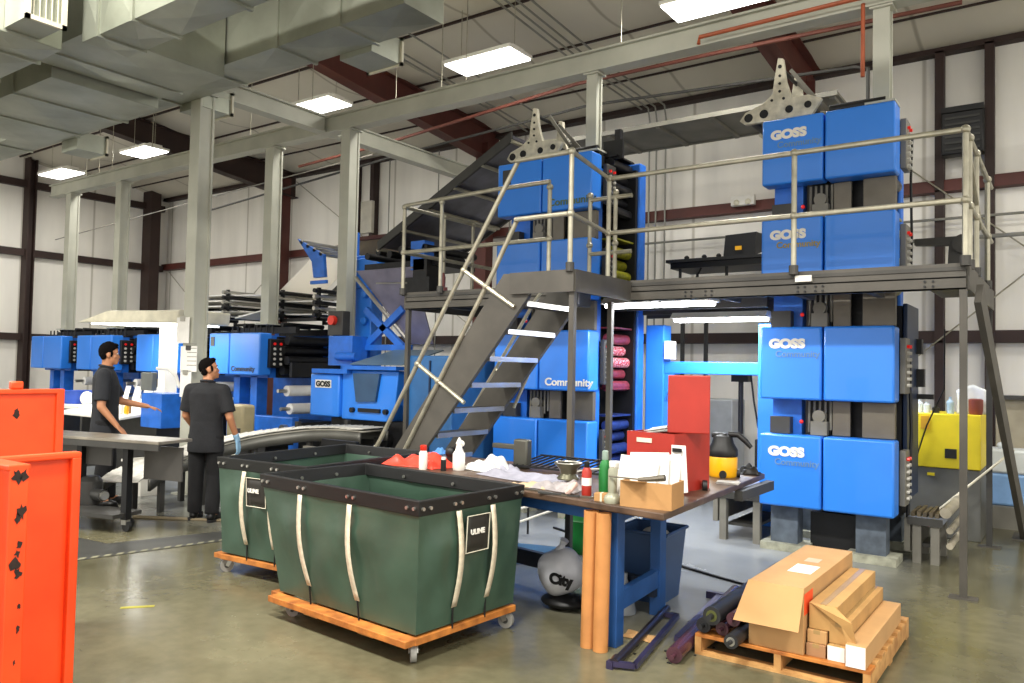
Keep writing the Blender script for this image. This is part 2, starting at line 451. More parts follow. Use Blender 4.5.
# ------------------------------------------------------------------ overhead crane-runway steel
def boxbeam(mb, p0, p1, w, h):
    """I-section along an axis-aligned run"""
    p0 = Vector(p0); p1 = Vector(p1)
    mb.bar(p0+Vector((0,0,h/2-.012)), p1+Vector((0,0,h/2-.012)), w, .024); mb.bar(p0-Vector((0,0,h/2-.012)), p1-Vector((0,0,h/2-.012)), w, .024)
    mb.bar(p0, p1, w*.5, h-.04); return mb
one(boxbeam(MB(), (-18.4, 8.2, 5.43), (1.5, 8.2, 5.43), .2, .26), 'steel_beam', colgrey, 'long grey overhead beam running above the press row and both towers', 'beam', smooth=False)
one(boxbeam(MB(), (-9.45, 5.92, 5.43), (-9.45, 8.09, 5.43), .2, .26), 'steel_beam', colgrey, 'short grey overhead cross beam from the thick front column to the long beam', 'beam', smooth=False)
one(boxbeam(MB(), (-9.45, 8.31, 5.43), (-9.45, 13.05, 5.43), .2, .26), 'steel_beam', colgrey, 'grey overhead cross beam running from the long beam to the back wall', 'beam', smooth=False)
def hcol(x, y, z1, w=.26, z0=0, **k):
    mb = MB(); t = .03
    mb.box(x-w/2, y-w/2, z0, x+w/2, y-w/2+t, z1).box(x-w/2, y+w/2-t, z0, x+w/2, y+w/2, z1)
    mb.box(x-w/2+.02, y-w/2+t, z0, x+w/2-.02, y+w/2-t, z1)
    mb.box(x-w/2-.06, y-w/2-.06, z0, x+w/2+.06, y+w/2+.06, z0+.02)
    mb.box(x-w/2-.03, y-w/2-.03, z1-.02, x+w/2+.03, y+w/2+.03, z1)
    return mb
for x, z0_, lab, w_ in ((-17.5, 2.36, 'leftmost slender grey column, rising from the farthest press unit', .2), (-15.45, 2.36, 'second slender grey column from the left, left of the corner column', .2),
               (-10.74, 2.36, 'slender grey column standing on the press unit nearest the folder', .2),
               (-8.93, 2.15, 'grey column in front of the blue folder upright, above the red stop button', .2),
               (-4.7, 4.33, 'short grey post rising from the top of the left blue tower', .14), (-1.5, 4.33, 'short grey post rising from the top of the right blue tower', .15)):
    one(hcol(x, 8.2, 5.29, w_, z0_), 'steel_column', colgrey, lab, 'column', smooth=False)
one(hcol(-9.45, 6.05, 5.29, .215), 'steel_column', colgrey, 'thick grey front column with paper notices clipped to it beside the worker', 'column', smooth=False)
# catwalk pan hung under the beam
mb = MB().box(-6.3, 9.85, 5.1, -2.3, 10.9, 5.13)
mb.box(-6.3, 9.83, 5.08, -2.3, 9.87, 5.14).box(-6.3, 10.88, 5.08, -2.3, 10.92, 5.14)
for i in range(6): mb.box(-6.2+i*.76, 9.87, 5.06, -6.14+i*.76, 10.88, 5.1)
one(mb, 'overhead_catwalk', M('catwalk grey', '7A776C', .6, var=.2, scale=2), 'grey ribbed catwalk pan hung high behind the two blue towers', 'catwalk', smooth=False)
# ------------------------------------------------------------------ lights
lit = M('lit diffuser', (1, 1, .97, 1), .5, var=0, emit=6)
def fixture(name, label, loc, L, W, wires=1.0, power=0, group=None):
    t = thing(name, label, 'light', loc, 0, group)
    MB().box(-L/2, -W/2, .0, L/2, W/2, .05).box(-L/2+.05, -W/4, .05, L/2-.05, W/4, .10).build('housing', white, t, smooth=False)
    MB().box(-L/2+.02, -W/2+.02, -.02, L/2-.02, W/2-.02, -.001).build('diffuser', lit, t, smooth=False)
    if wires:
        for sx in (-1, 1):
            MB().cyl((sx*L*.4, 0, .1), (sx*L*.4, 0, wires), .006, n=5).build('hanging_wire', galv, t)
    if power:
        l = bpy.data.lights.new('lamp', 'AREA'); l.shape = 'RECTANGLE'; l.size = L; l.size_y = W; l.energy = power; l.color = (1, .97, .9)
        lo = bpy.data.objects.new('lamp', l); COL.objects.link(lo); lo.parent = t; lo.location = (0, 0, -.05)
    return t
H = [(-6.85, 'bright oblong hanging light in front of the beam, upper centre'), (-10.5, 'bright hanging light above the beam crossing'), (-15.9, 'small hanging light left of the thick front column'), (-3.45, 'bright hanging light at the top edge above the right tower')]
for x, lab in H:
    fixture('hanging_light', lab, (x, 8.85, 6.12), 1.2 if x > -15 else 1.0, .55, cz(8.85)-6.12-.05, 75)
for x, q_ in ((-19.5, 'small hanging light nearest the left wall, above the far end of the press row'), (1.0, 'hanging shop light right of the right tower, beyond the top right corner')):
    fixture('hanging_light', q_, (x, 8.85, 6.12), 1.2, .55, cz(8.85)-6.12-.05, 75)
for x in (-13.5, -6.5, -2.2, 2.5):  # added lamps out of view, there to brighten the foreground
    fixture('hanging_light', 'added unseen fill light above the front aisle, beyond the frame', (x, 1.2, 6.3), 1.2, .55, cz(1.2)-6.3-.05, 420, 'added front aisle fill lights')
# ------------------------------------------------------------------ ductwork
def ductrun(name, label, x0, x1, y0, y1, z0, z1, seams, extra=None):
    t = thing(name, label, 'duct', ((x0+x1)/2, (y0+y1)/2, z0))
    mb = MB().box(x0, y0, z0, x1, y1, z1)
    mb.build('duct_shell', duct, t, world=True, smooth=False, bevel=.01)
    sm = MB()
    for x in seams:
        sm.box(x-.02, y0-.025, z0-.025, x+.02, y1+.025, z0).box(x-.02, y0-.025, z0, x+.02, y0, z1).box(x-.02, y1, z0, x+.02, y1+.025, z1)
        # cross-broken faces: shallow diagonal creases
    sm.build('flange_seams', duct, t, world=True, smooth=False)
    cr = MB(); ss = sorted(list(seams)+[x0, x1])
    for a, b in zip(ss[:-1], ss[1:]):
        if b-a < .3: continue
        c = ((a+b)/2, y0-.035, (z0+z1)/2)
        cr.add([(a, y0-.001, z0), (b, y0-.001, z0), (b, y0-.001, z1), (a, y0-.001, z1), c], [(0,1,4),(1,2,4),(2,3,4),(3,0,4)])
        c = ((a+b)/2, (y0+y1)/2, z0-.035)
        cr.add([(a, y0, z0-.001), (b, y0, z0-.001), (b, y1, z0-.001), (a, y1, z0-.001), c], [(0,1,4),(1,2,4),(2,3,4),(3,0,4)])
    cr.build('creased_panels', duct, t, world=True, smooth=False)
    if extra: extra(t)
    return t
def e1(t):
    # tapering end and side boots with grilles
    MB().prism([(-5.2, 5.4, 5.19), (-5.2, 5.97, 5.19), (-5.2, 5.97, 6.0), (-5.2, 5.4, 6.0)], (.01, 0, 0)).build('end_cap', duct, t, world=True, smooth=False)
    for x, z in ((-9.6, 4.98), (-6.45, 5.02), (-12.9, 4.9)):
        b = MB().box(x-.25, 5.96, z+.12, x+.25, 6.4, z+.4).build('boot', duct, t, world=True, smooth=False)
        fr = MB(); fr.box(x-.28, 6.4, z+.1, x+.28, 6.43, z+.14).box(x-.28, 6.4, z+.38, x+.28, 6.43, z+.42).box(x-.28, 6.4, z+.1, x-.24, 6.43, z+.42).box(x+.24, 6.4, z+.1, x+.28, 6.43, z+.42)
        g = fr.build('grille_frame', cream, t, world=True, smooth=False)
ductrun('air_duct', 'long galvanised rectangular duct running across the upper left behind the others', -15.5, -5.2, 5.42, 5.95, 5.2, 6.05, (-14.2, -12.6, -11.2, -9.8, -8.4, -7.1, -6.1), e1)
ductrun('air_duct', 'upper galvanised duct with an angular end, nearest the top edge', -7.95, 1.5, 3.75, 4.2, 4.85, 5.6, (-7.62, -7.0, -5.9, -4.8, -3.7))
ductrun('air_duct', 'galvanised duct section dropping lower at the far upper left corner', -12.6, -9.37, 4.1, 5.38, 4.9, 6.0, (-11.4, -10.3))
ductrun('air_duct', 'galvanised plenum box linking the upper duct and the long duct', -9.33, -8.0, 3.85, 5.38, 5.02, 6.1, (-8.9,))
t = ductrun('air_duct', 'galvanised duct at the top left corner ending in a square grille', -12.5, -7.8, 2.9, 3.5, 4.65, 5.7, (-10.8, -9.2, -8.3))
b = MB().box(-7.79, 3.0, 4.68, -7.352, 3.3, 5.0).build('boot', duct, t, world=True, smooth=False)
fr = MB(); fr.box(-7.35, 2.98, 4.66, -7.32, 3.32, 4.70).box(-7.35, 2.98, 4.98, -7.32, 3.32, 5.02).box(-7.35, 2.98, 4.66, -7.32, 3.02, 5.02).box(-7.35, 3.28, 4.66, -7.32, 3.32, 5.02)
for i in range(5): fr.box(-7.345, 3.045+i*.05, 4.702, -7.335, 3.052+i*.05, 4.978)
fr.build('grille_frame', cream, t, world=True, smooth=False)
# ------------------------------------------------------------------ pipes under the roof
def pipe_thing(name, label, pts, r, mat, group=None, cat='pipe'):
    mb = MB().tube(pts, r, 8)
    return one(mb, name, mat, label, cat, group)
rustp = M('rust red pipe', 'A8532F', .5, var=.15)
pipe_thing('sprinkler_pipe', 'orange-red pipe hung above the right tower', [(-3.3, 8, 5.28), (-3.3, 8.02, 5.36), (-1.8, 8, 5.36), (.4, 8, 5.34)], .022, rustp)
t = pipe_thing('sprinkler_pipe', 'orange-red drop pipe hanging beside the grey column at the right tower', [(-1.66, 8.1, 5.34), (-1.66, 8.1, 4.62)], .02, rustp)
pipe_thing('roof_pipe', 'dark red pipe slung under the roof from the folder side to the right', [(-12.2, 9.9, 5.55), (-9.9, 9.9, 5.65), (-6, 9.9, 5.95), (-4.0, 9.9, 5.95), (-1.0, 9.9, 5.9)], .028, M('dull red pipe', '6A382C', .6))
pipe_thing('roof_pipe', 'thin dark pipe running below the dull red one towards the right tower', [(-16, 10.3, 5.1), (-9.9, 10.3, 5.55), (-6, 10.3, 5.75), (-2.2, 10.3, 5.55), (-2.05, 10.3, 5.5), (-2.05, 10.3, 4.3)], .022, darkgrey)
pipe_thing('roof_pipe', 'thin grey wire line slung along the far left side', [(-22, 9.9, 4.9), (-14.5, 9.9, 5.3), (-10.2, 9.9, 5.5)], .012, midgrey)
for i, (x, d) in enumerate(((-6.55, 0), (-6.42, .0), (-6.28, .0), (-6.1, 0))):
    ps = [(x, 2.0, cz(2)-.22), (x, 11.5, cz(11.5)-.24), (x+.1, 13.0, cz(13)-.24)]
    if i: ps += [(x+.1, 13.08, 6.3), (x+.1, 13.08, .4)]
    pipe_thing('electrical_conduit', 'one of the grey conduits running down the roof and back wall between the towers', ps, .016, M('conduit grey', '8F8E86', .45, metal=.4), 'conduits between the towers', 'conduit')
for i, x in enumerate((-9.0, -8.85, -8.3)):
    pipe_thing('electrical_conduit', 'one of the grey conduits crossing the roof above the left tower', [(x, 2.0, cz(2)-.22), (x, 13.0, cz(13)-.24)], .016, MATS['conduit grey'], 'conduits above the left tower', 'conduit')
for i, x in enumerate((-12.9, -11.4, -9.45, -9.3, -7.6)):
    pipe_thing('electrical_conduit', ['single conduit on the back wall behind the press row', 'single conduit on the back wall right of the third wall frame', 'left conduit of the pair beside the red column', 'right conduit of the pair beside the red column', 'single conduit on the wall behind the left tower'][i], [(x, 13.08, 6.5), (x, 13.08, 1.0)], .014, MATS['conduit grey'], None, 'conduit')
pipe_thing('electrical_conduit', 'horizontal conduit along the back wall above the platform', [(-6.4, 13.05, 4.05), (8, 13.05, 4.05)], .02, MATS['conduit grey'], None, 'conduit')
pipe_thing('electrical_conduit', 'second horizontal conduit along the back wall behind the platform rail', [(-4.4, 13.05, 3.75), (8, 13.05, 3.75)], .03, MATS['conduit grey'], None, 'conduit')
# small droppers from the beam
for i, x in enumerate((-19.5, -18.9, -18.3, -16.6, -14.3, -13.1, -11.3, -9.2, -8.2, -7.7, -5.0)):
    mb = MB().cyl((x*.87, 8.2, 5.56), (x*.87, 8.2, cz(8.2)-.1), .007, n=5)
    one(mb, 'hanger_rod', galv, 'thin hanger rod dropping from the roof beside the long beam', 'rod', 'hanger rods along the long beam')
# wall boxes
one(MB().box(-13.74, 13.0, 4.85, -13.38, 13.09, 5.6), 'electrical_box', M('box grey', 'BDB8AA', .5), 'pale electrical box between the two dark wall jambs behind the column', 'box', smooth=False)
t = thing('emergency_light', 'small white emergency light box on the wall rail behind the right tower', 'light', (-4.55, 13.04, 4.56))
MB().box(-.2, -.05, 0, .2, .05, .17).build('housing', white, t, bevel=.01)
for s in (-.1, .1): MB().ball((s, -.06, .05), .05, .03, .05).build('lamp_head', cream, t)
t = thing('wall_fan', 'black box fan unit mounted high on the right part of the wall', 'fan', (-1.3, 13.0, 4.95))
MB().box(-.27, -.12, 0, .27, .12, .62).build('housing', black, t, bevel=.02)
MB().prism([(-.27, -.12, .62), (.27, -.12, .62), (.27, .12, .55), (-.27, .12, .55)], (0, 0, .08)).build('hood', black, t)
g = MB()
for i in range(6): g.box(-.22, -.14, .06+i*.09, .22, -.121, .09+i*.09)
g.build('louvre', darkgrey, t, smooth=False)
# ------------------------------------------------------------------ printing towers
inkm = {0: M('blue inked roller', '24346E', .3, var=.3, scale=20), 1: M('magenta inked roller', '80323F', .35, var=.3, scale=20),
        2: M('yellow inked roller', '8C8A1E', .35, var=.3, scale=20), 3: M('black inked roller', '17171A', .3, var=.3, scale=20)}
btn = M('button grey', 'C9C6BE', .4); btnr = M('button red', 'D41F1A', .3, emit=.3)
LV = [(.45, 1.14), (1.48, 2.18), (2.53, 3.24), (3.58, 4.23)]
def door(mb, x0, x1, y0, y1, z0, z1): return mb.box(x0, y0, z0, x1, y1, z1)
def tower(name, label, x0, x1, goss, comm, sidedepth):
    t = thing(name, label, 'printing press', ((x0+x1)/2, 8.4, 0))
    xs = x0+(x1-x0)*.487
    YF = 7.75
    # frames
    f = MB(); f.box(x0+.06, 7.98, .42, x0+.34, 8.12, 4.1).box(x1-.2, 7.98, .42, x1-.06, 8.12, 4.1)
    f.build('front_frame', blue2, t, world=True, smooth=False)
    MB().box(x0+.1, 8.72, .5, x1+(-.15 if goss else .07), 8.775, 4.2).build('backing_plate', black, t, world=True, smooth=False)
    f = MB(); f.box(x0+.02, 8.78, .3, x1+(-.12 if goss else .10), 8.95, 4.3)
    f.build('rear_frame', blue2, t, world=True, smooth=False, bevel=.02)
    MB().box(x0+.4, 8.12, .5, x1-.3, 8.76, 4.15).build('inner_machinery', machine, t, world=True, smooth=False)
    for k, (z0, z1) in enumerate(LV):
        for (a, b) in ((x0, xs-.008), (xs+.008, x1)):
            d = MB().box(a, YF, z0, b, YF+(.24 if b == x1 else .2), z1).build('door_panel', blue, t, world=True, bevel=.02)
            if a == x0 and k == 3 and not goss:
                n = MB().box(a+.08, YF-.006, z1-.26, a+.2, YF-.001, z1-.08); n.build('name_plate', darkgrey, d, world=False).location = tuple(-c for c in t.location)
        # cables and gears in the gap above each unit
        if k < 3:
            zg0, zg1 = z1+.005, LV[k+1][0]-.005
            g = MB(); g.box(x0+.38, 8.0, zg0, xs+.02, 8.1, zg1)
            g.build('recess_plate', black, t, world=True, smooth=False)
            g = MB()
            for i in range(6):
                xx = x0+.42+i*.05; g.cyl((xx, 7.95, zg0+.02+.03*(i % 3)), (xx, 7.95, zg1-.01), .012, n=6)
            g.box(x0+.45, 7.88, zg0, x0+.6, 7.96, zg0+.13).cyl((x0+.52, 7.9, zg0+.18), (x0+.52, 7.99, zg0+.18), .06)
            g.build('valve_gear', midgrey, t, world=True)
            MB().box(xs+.05, 7.93, zg0, xs+.21, 7.97, zg1).box(xs+.32, 7.9, zg0, x1-.02, 7.97, zg1).build('cover_plate', plate, t, world=True, smooth=False, bevel=.006)
            MB().box(x0+.07, 7.86, zg0, x0+.26, 7.97, zg0+.16).build('guard_plate', darkgrey, t, world=True, smooth=False)
            if k == 1 or goss: 
                MB().ball((x0+.36, 7.9, zg0+.12), .02).build('indicator_lamp', btnr, t, world=True)
        # control panel down the right-hand side of the unit
        p = MB().box(x1-.005, 8.02, z0+.08, x1+.05, 8.24, z1-.1).build('control_panel', darkgrey if not goss else midgrey, t, world=True, bevel=.008)
        for i in range(7):
            for j in range(2):
                b = MB().cyl((x1+.05, 8.08+j*.1, z1-.18-i*.06), (x1+.075, 8.08+j*.1, z1-.18-i*.06), .016, n=8).build('push_button', btnr if i == 0 else btn, p, world=False)
                b.location = tuple(-c for c in t.location)
        # ink and blanket rollers running back to the rear frame
        for j in range(5):
            zz = z0+.06+j*.14; xx = x1-(.16 if goss else .035)-(.06 if j % 2 else 0)
            c = MB().cyl((xx, 8.24, zz), (xx, 8.715, zz), .062, n=20)
            mm = inkm[k] if not (k == 1 and j in (2, 3)) else pinkmesh
            c.build('ink_roller', mm, t, world=True)
        MB().box(x1-.16, 8.24, z0+.02, x1+(-.12 if goss else .03), 8.71, z0+.035).box(x1-.2, 8.24, z1+.04, x1+(-.1 if goss else .05), 8.71, z1+.06).build('ink_fountain', inkm[k], t, world=True, smooth=False)
        if goss:
            text('brand_lettering', 'GOSS', white, .115, (x0+.09, YF-.004, z1-.2), FRONT, t, sx=1.18, bold=.008)
            text('model_lettering', 'Community', M('faded lettering', '5C86B8', .5) if k != 2 else M('gold lettering', '9A8C4C', .5), .085, (x0+.15, YF-.004, z1-.29), FRONT, t, sx=1.02, bold=.002)
        elif k == 1:
            text('model_lettering', 'Community', white, .12, (xs+.1, YF-.004, z0+.06), FRONT, t, sx=1.12, bold=.003)
        elif k == 3:
            text('model_lettering', 'Community', M('dull green lettering', '4E6A50', .5), .12, (xs+.1, YF-.004, z0+.06), FRONT, t, sx=1.12, bold=.003)
    # top machinery
    g = MB(); g.box(x0+.5, 8.0, 4.15, x1-.1, 8.7, 4.28)
    for i in range(3): g.cyl((x0+.55, 8.15+i*.22, 4.36), (x1-.15, 8.15+i*.22, 4.36), .05)
    g.build('top_deck', black, t, world=True)
    # feet on concrete pads
    for (xx, yy) in ((x0+.18, 8.0), (x1-.24, 8.0), (x0+.18, 8.8), (x1-.24, 8.8)):
        ft = MB().box(xx-.12, yy-.06, .07, xx+.14, yy+.12, .5).build('foot', M('foot blue grey', '5A6470', .6, var=.3, scale=8), t, world=True, smooth=False)
        q = MB().box(xx-.2, yy-.14, 0, xx+.24, yy+.2, .07).build('concrete_pad', M('pad concrete', 'A5A593', .85, var=.25, scale=12), ft, world=False, smooth=False)
        q.location = tuple(-c for c in t.location)
    MB().box(x0+.4, 8.1, .03, x1-.3, 8.9, .38).build('drip_tray', black, t, world=True, smooth=False)
    return t
tR = tower('printing_tower', 'right-hand blue four-level printing tower lettered in white on its left doors', -2.52, -1.31, True, False, 0)
tL = tower('printing_tower', 'left-hand blue four-level printing tower beside the steel stair', -5.79, -4.46, False, True, 0)
# navy side frame of right tower
MB().box(-1.33, 8.28, .55, -1.29, 8.95, 2.42).build('side_guard', navy, tR, world=True, bevel=.01)
MB().box(-1.45, 8.3, .4, -1.34, 8.75, 2.4).build('side_machinery', black, tR, world=True, smooth=False)
MB().tube([(-1.26, 8.26, 2.62), (-1.25, 8.26, 3.0), (-1.26, 8.26, 3.6), (-1.25, 8.26, 4.0)], .012).tube([(-1.28, 8.26, .4), (-1.25, 8.26, 1.2), (-1.27, 8.26, 1.9)], .015).build('side_cables', black, tR, world=True)
MB().box(-1.29, 8.8, 1.62, -1.22, 8.9, 1.8).box(-1.29, 8.8, 1.95, -1.24, 8.9, 2.1).box(-1.29, 8.84, 1.5, -1.14, 8.88, 1.55).build('latch_block', black, tR, world=True)
# column of grey/white switch boxes on left tower
MB().box(-4.77, 8.86, 4.3, -4.69, 8.94, 4.8).build('web_arm', black, tL, world=True, smooth=False)
MB().box(-4.62, 8.3, 4.25, -4.36, 8.34, 4.48).build('sensor_box', black, tL, world=True, smooth=False)
# cast lead-roller brackets on the tower tops
castm = M('cast cream bracket', 'CFC9B4', .55, var=.25, scale=8)
def bracket(label, x, y, dark):
    t = thing('roller_bracket', label, 'bracket', (x, y, 4.29)); t.scale = (.8, .8, .8)
    pr = [(-.62, .1), (-.55, .04), (.3, .04), (.42, .22), (.25, .3), (.05, .3), (-.02, .52), (-.06, .82), (-.13, .84), (-.17, .6), (-.2, .38), (-.32, .28), (-.55, .2)]
    MB().prism([(a, 0, b) for a, b in pr], (0, .07, 0)).build('side_plate', castm, t, smooth=False, bevel=.01)
    MB().prism([(a, .75, b) for a, b in pr], (0, .07, 0)).build('side_plate', castm, t, smooth=False, bevel=.01)
    for a, b, r in ((-.5, .12, .07), (-.3, .14, .07), (.02, .15, .06), (.25, .17, .055), (-.1, .72, .03)):
        MB().cyl((a, -.012, b), (a, .83, b), r*.8, n=16).build('lead_roller', dark, t)
    mb = MB()
    for a, b in ((-.1, .4), (-.1, .5), (-.1, .6), (-.05, .3), (-.2, .3)): mb.cyl((a, -.012, b), (a, .001, b), .018, n=8)
    mb.build('bolt_heads', black, t)
    MB().bar((-.08, .4, .8), (.3, .4, .28), .04, .05).bar((-.1, .72, .75), (.4, .72, .2), .04, .05).build('tie_bar', midgrey, t, smooth=False)
    return t
bracket('cream cast roller bracket with a pointed arm on top of the right tower', -2.36, 8.05, machine)
b2 = bracket('cream cast roller bracket on top of the left tower', -5.35, 8.0, machine)
# ------------------------------------------------------------------ inclined web chute down to the folder
chm = M('dark web mesh', '6A6974', .35, metal=.3, var=.3, scale=3)
t = thing('web_chute', 'dark inclined web chute sloping from the left tower top down towards the folder', 'chute', (-7.0, 8.6, 3.6))
a = Vector((-5.75, 0, 4.62)); b = Vector((-8.05, 0, 3.41))
MB().prism([(a.x, 8.0, a.z), (b.x, 8.0, b.z), (b.x, 8.0, b.z+.04), (a.x, 8.0, a.z+.04)], (0, 1.55, 0)).build('web_sheet', chm, t, world=True, smooth=False)
MB().prism([(a.x, 7.95, a.z-.05), (b.x, 7.95, b.z-.05), (b.x, 7.95, b.z+.08), (a.x, 7.95, a.z+.08)], (0, .04, 0)).prism([(a.x, 9.56, a.z-.05), (b.x, 9.56, b.z-.05), (b.x, 9.56, b.z+.08), (a.x, 9.56, a.z+.08)], (0, .04, 0)).build('side_rail', darkgrey, t, world=True, smooth=False)
for k in range(6):
    p = b.lerp(a, k/5)
    MB().cyl((p.x, 7.96, p.z-.04), (p.x, 9.6, p.z-.04), .025, n=12).build('idler_roller', galv, t, world=True)
# ------------------------------------------------------------------ left row of mono printing units
def unit(label, x0):
    x1 = x0+1.33; xs = x0+.55
    t = thing('printing_unit', label, 'printing press', (x0+.66, 8.4, 0), 0, 'floor printing units in the left row')
    O = Vector((x0+.66, 8.4, 0)); 
    def B(mb, n, m, p=t, **k):
        mb.v = [(q[0]-O.x, q[1]-O.y, q[2]) for q in mb.v]; return mb.build(n, m, p, **k)
    for a, b in ((x0, xs-.008), (xs+.008, x1)):
        B(MB().box(a, 7.75, 1.54, b, 7.98, 2.21), 'door_panel', blue, bevel=.02)
    p = B(MB().box(x1+.002, 7.9, 1.66, x1+.07, 8.2, 2.12), 'control_panel', black, bevel=.008)
    for i in range(5):
        for j in range(2): B(MB().cyl((x1+.07, 7.98+j*.12, 2.04-i*.08), (x1+.09, 7.98+j*.12, 2.04-i*.08), .022, n=8), 'push_button', btnr if i == 0 else btn, p)
    B(MB().box(x0+.1, 8.0, 1.5, x1-.1, 8.15, 2.18), 'front_frame', blue2, smooth=False)
    B(MB().box(x0-.05, 9.1, .1, x1+.55, 9.22, 2.3), 'rear_frame', blue2, smooth=False)
    B(MB().box(x0+.2, 8.16, 1.5, x1-.05, 9.08, 2.16), 'inner_machinery', machine, smooth=False)
    for i, z in enumerate((1.62, 1.78, 1.94, 2.1)):
        B(MB().cyl((x1+.12+(.1 if i % 2 else 0), 8.1, z), (x1+.12+(.1 if i % 2 else 0), 9.1, z), .07, n=18), 'ink_roller', machine)
    B(MB().box(x1+.3, 8.1, 1.52, x1+.36, 9.1, 1.75), 'ink_fountain', black, smooth=False)
    for i, (x, z, c) in enumerate(((x1+.22, 1.3, paper), (x1+.3, 1.02, paper))):
        B(MB().cyl((x, 8.12, z), (x, 8.8, z), .085, n=20), 'paper_roll', c)
        B(MB().cyl((x, 7.95, z), (x, 9.1, z), .03, n=10), 'roll_shaft', steel)
    for x in (x0+.35, x0+.8): B(MB().box(x, 8.0, 0, x+.16, 8.2, 1.52), 'post', blue2, smooth=False)
    B(MB().box(x0+.2, 7.98, .28, x1+.55, 8.12, .9), 'lower_frame', blue2, smooth=False, bevel=.02)
    B(MB().cyl((x1+.4, 7.9, .72), (x1+.4, 7.99, .72), .07), 'hand_wheel', steel)
    B(MB().box(x0+.25, 8.2, .0, x1+.4, 8.9, .8), 'bed', machine, smooth=False)
    # top rollers and bracketry
    B(MB().box(x0+.2, 8.2, 2.22, x1+.3, 8.28, 2.32).box(x0+.2, 9.0, 2.22, x1+.3, 9.08, 2.32), 'top_rail', machine, smooth=False)
    for i in range(4): B(MB().cyl((x0+.3+i*.33, 8.2, 2.36), (x0+.3+i*.33, 9.05, 2.36), .04, n=10), 'lead_roller', machine)
    g = MB()
    for i in range(8): g.cyl((x0+.2+i*.15, 8.05, 2.2), (x0+.2+i*.15, 8.05, 2.34), .015, n=6)
    B(g, 'oil_fittings', black)
    if x0 > -12: text('model_lettering', 'Community', M('dark lettering', '2A3340', .5), .11, (x0+.62, 7.746, 1.60), FRONT, t, sx=1.15, bold=.003)
    if x0 > -12: B(MB().box(x0+.05, 7.742, 2.0, x0+.15, 7.749, 2.15), 'name_plate', darkgrey)
    return t
unit('blue floor printing unit nearest the folder, right of the two workers', -11.70)
unit('blue floor printing unit partly behind the thick front column', -13.95)
unit('blue floor printing unit behind the head of the left worker', -16.15)
unit('farthest blue floor printing unit, at the left wall', -18.12)
# floor row small stand details: roller racks over the units
def rack(label, x0, x1, y, z0, z1, n, pc):
    t = thing('roller_rack', label, 'rack', ((x0+x1)/2, y, z0))
    mb = MB()
    for s in (y-.45, y+.45):
        mb.box(x1-.06, s-.02, z0, x1, s+.02, z1).box(x0, s-.02, z0, x0+.06, s+.02, z1).box(x0, s-.02, z0, x1, s+.02, z0+.05)
    mb.build('rack_frame', machine, t, world=True, smooth=False)
    for i in range(n):
        z = z0+.1+(z1-z0-.15)*i/(n-1)
        MB().cyl((x0+.03, y-.55, z), (x0+.03, y+.5, z), .035, n=10).build('idler_roller', steel if i % 2 else machine, t, world=True)
        MB().cyl((x1-.03, y-.55, z), (x1-.03, y+.5, z), .035, n=10).build('idler_roller', steel if i % 2 else machine, t, world=True)
    for i in range(pc):
        z = z0+.12+(z1-z0-.1)*i/pc
        MB().prism([(x0-.25, y-.4, z), (x1+.02, y-.4, z-.02), (x1+.02, y-.4, z), (x0-.25, y-.4, z+.02)], (0, .8, 0)).build('paper_web', paper, t, world=True, smooth=False)
    return t
rack('roller rack threaded with white paper webs above the unit behind the front column', -13.1, -12.0, 8.75, 2.42, 3.0, 6, 5)
rack('roller rack with dark idlers above the unit nearest the folder', -10.7, -9.75, 8.85, 2.42, 2.95, 5, 2)
one(MB().prism([(-11.95, 8.4, 2.9), (-10.78, 8.4, 2.87), (-10.78, 8.4, 2.89), (-11.95, 8.4, 2.92)], (0, .8, 0)), 'paper_web', paper, 'upper white paper web stretched between the two roller racks', 'paper', smooth=False)
one(MB().prism([(-11.95, 8.4, 2.5), (-10.78, 8.4, 2.68), (-10.78, 8.4, 2.7), (-11.95, 8.4, 2.52)], (0, .8, 0)), 'paper_web', paper, 'lower slanting paper web stretched between the two roller racks', 'paper', smooth=False)
# white web climbing to the blue bracket, with dark underside rail
t = thing('paper_web', 'broad white paper web climbing steeply to the blue bracket by the column', 'paper', (-10, 8.4, 2.6))
MB().prism([(-11.2, 8.4, 2.62), (-9.85, 8.4, 3.52), (-9.85, 8.4, 3.54), (-11.2, 8.4, 2.64)], (0, .85, 0)).build('web', translucent('translucent paper web', 'F4F1EA'), t, world=True, smooth=False)
MB().prism([(-11.0, 9.27, 2.5), (-9.7, 9.27, 3.36), (-9.7, 9.27, 3.52), (-11.0, 9.27, 2.66)], (0, .08, 0)).build('guide_rail', platd, t, world=True, smooth=False)
t = thing('web_bracket', 'angular blue bracket holding the top of the climbing paper web', 'bracket', (-9.4, 8.4, 2.9))
MB().prism([(-9.85, 8.0, 3.68), (-9.25, 8.0, 3.4), (-9.2, 8.0, 3.05), (-9.45, 8.0, 3.05), (-9.5, 8.0, 3.3)], (0, .06, 0)).build('side_plate', blue2, t, world=True, smooth=False)
MB().prism([(-9.85, 8.9, 3.68), (-9.25, 8.9, 3.4), (-9.2, 8.9, 2.9), (-9.45, 8.9, 2.9), (-9.5, 8.9, 3.3)], (0, .06, 0)).build('side_plate', blue2, t, world=True, smooth=False)
MB().box(-9.5, 7.98, 2.95, -9.14, 8.02, 3.0).box(-9.45, 8.5, 3.3, -9.1, 8.6, 3.8).build('cross_plate', blue2, t, world=True, smooth=False)
for i in range(4): MB().cyl((-9.75+i*.15, 8.0, 3.62-i*.07), (-9.75+i*.15, 8.95, 3.62-i*.07), .035).build('idler_roller', steel, t, world=True)
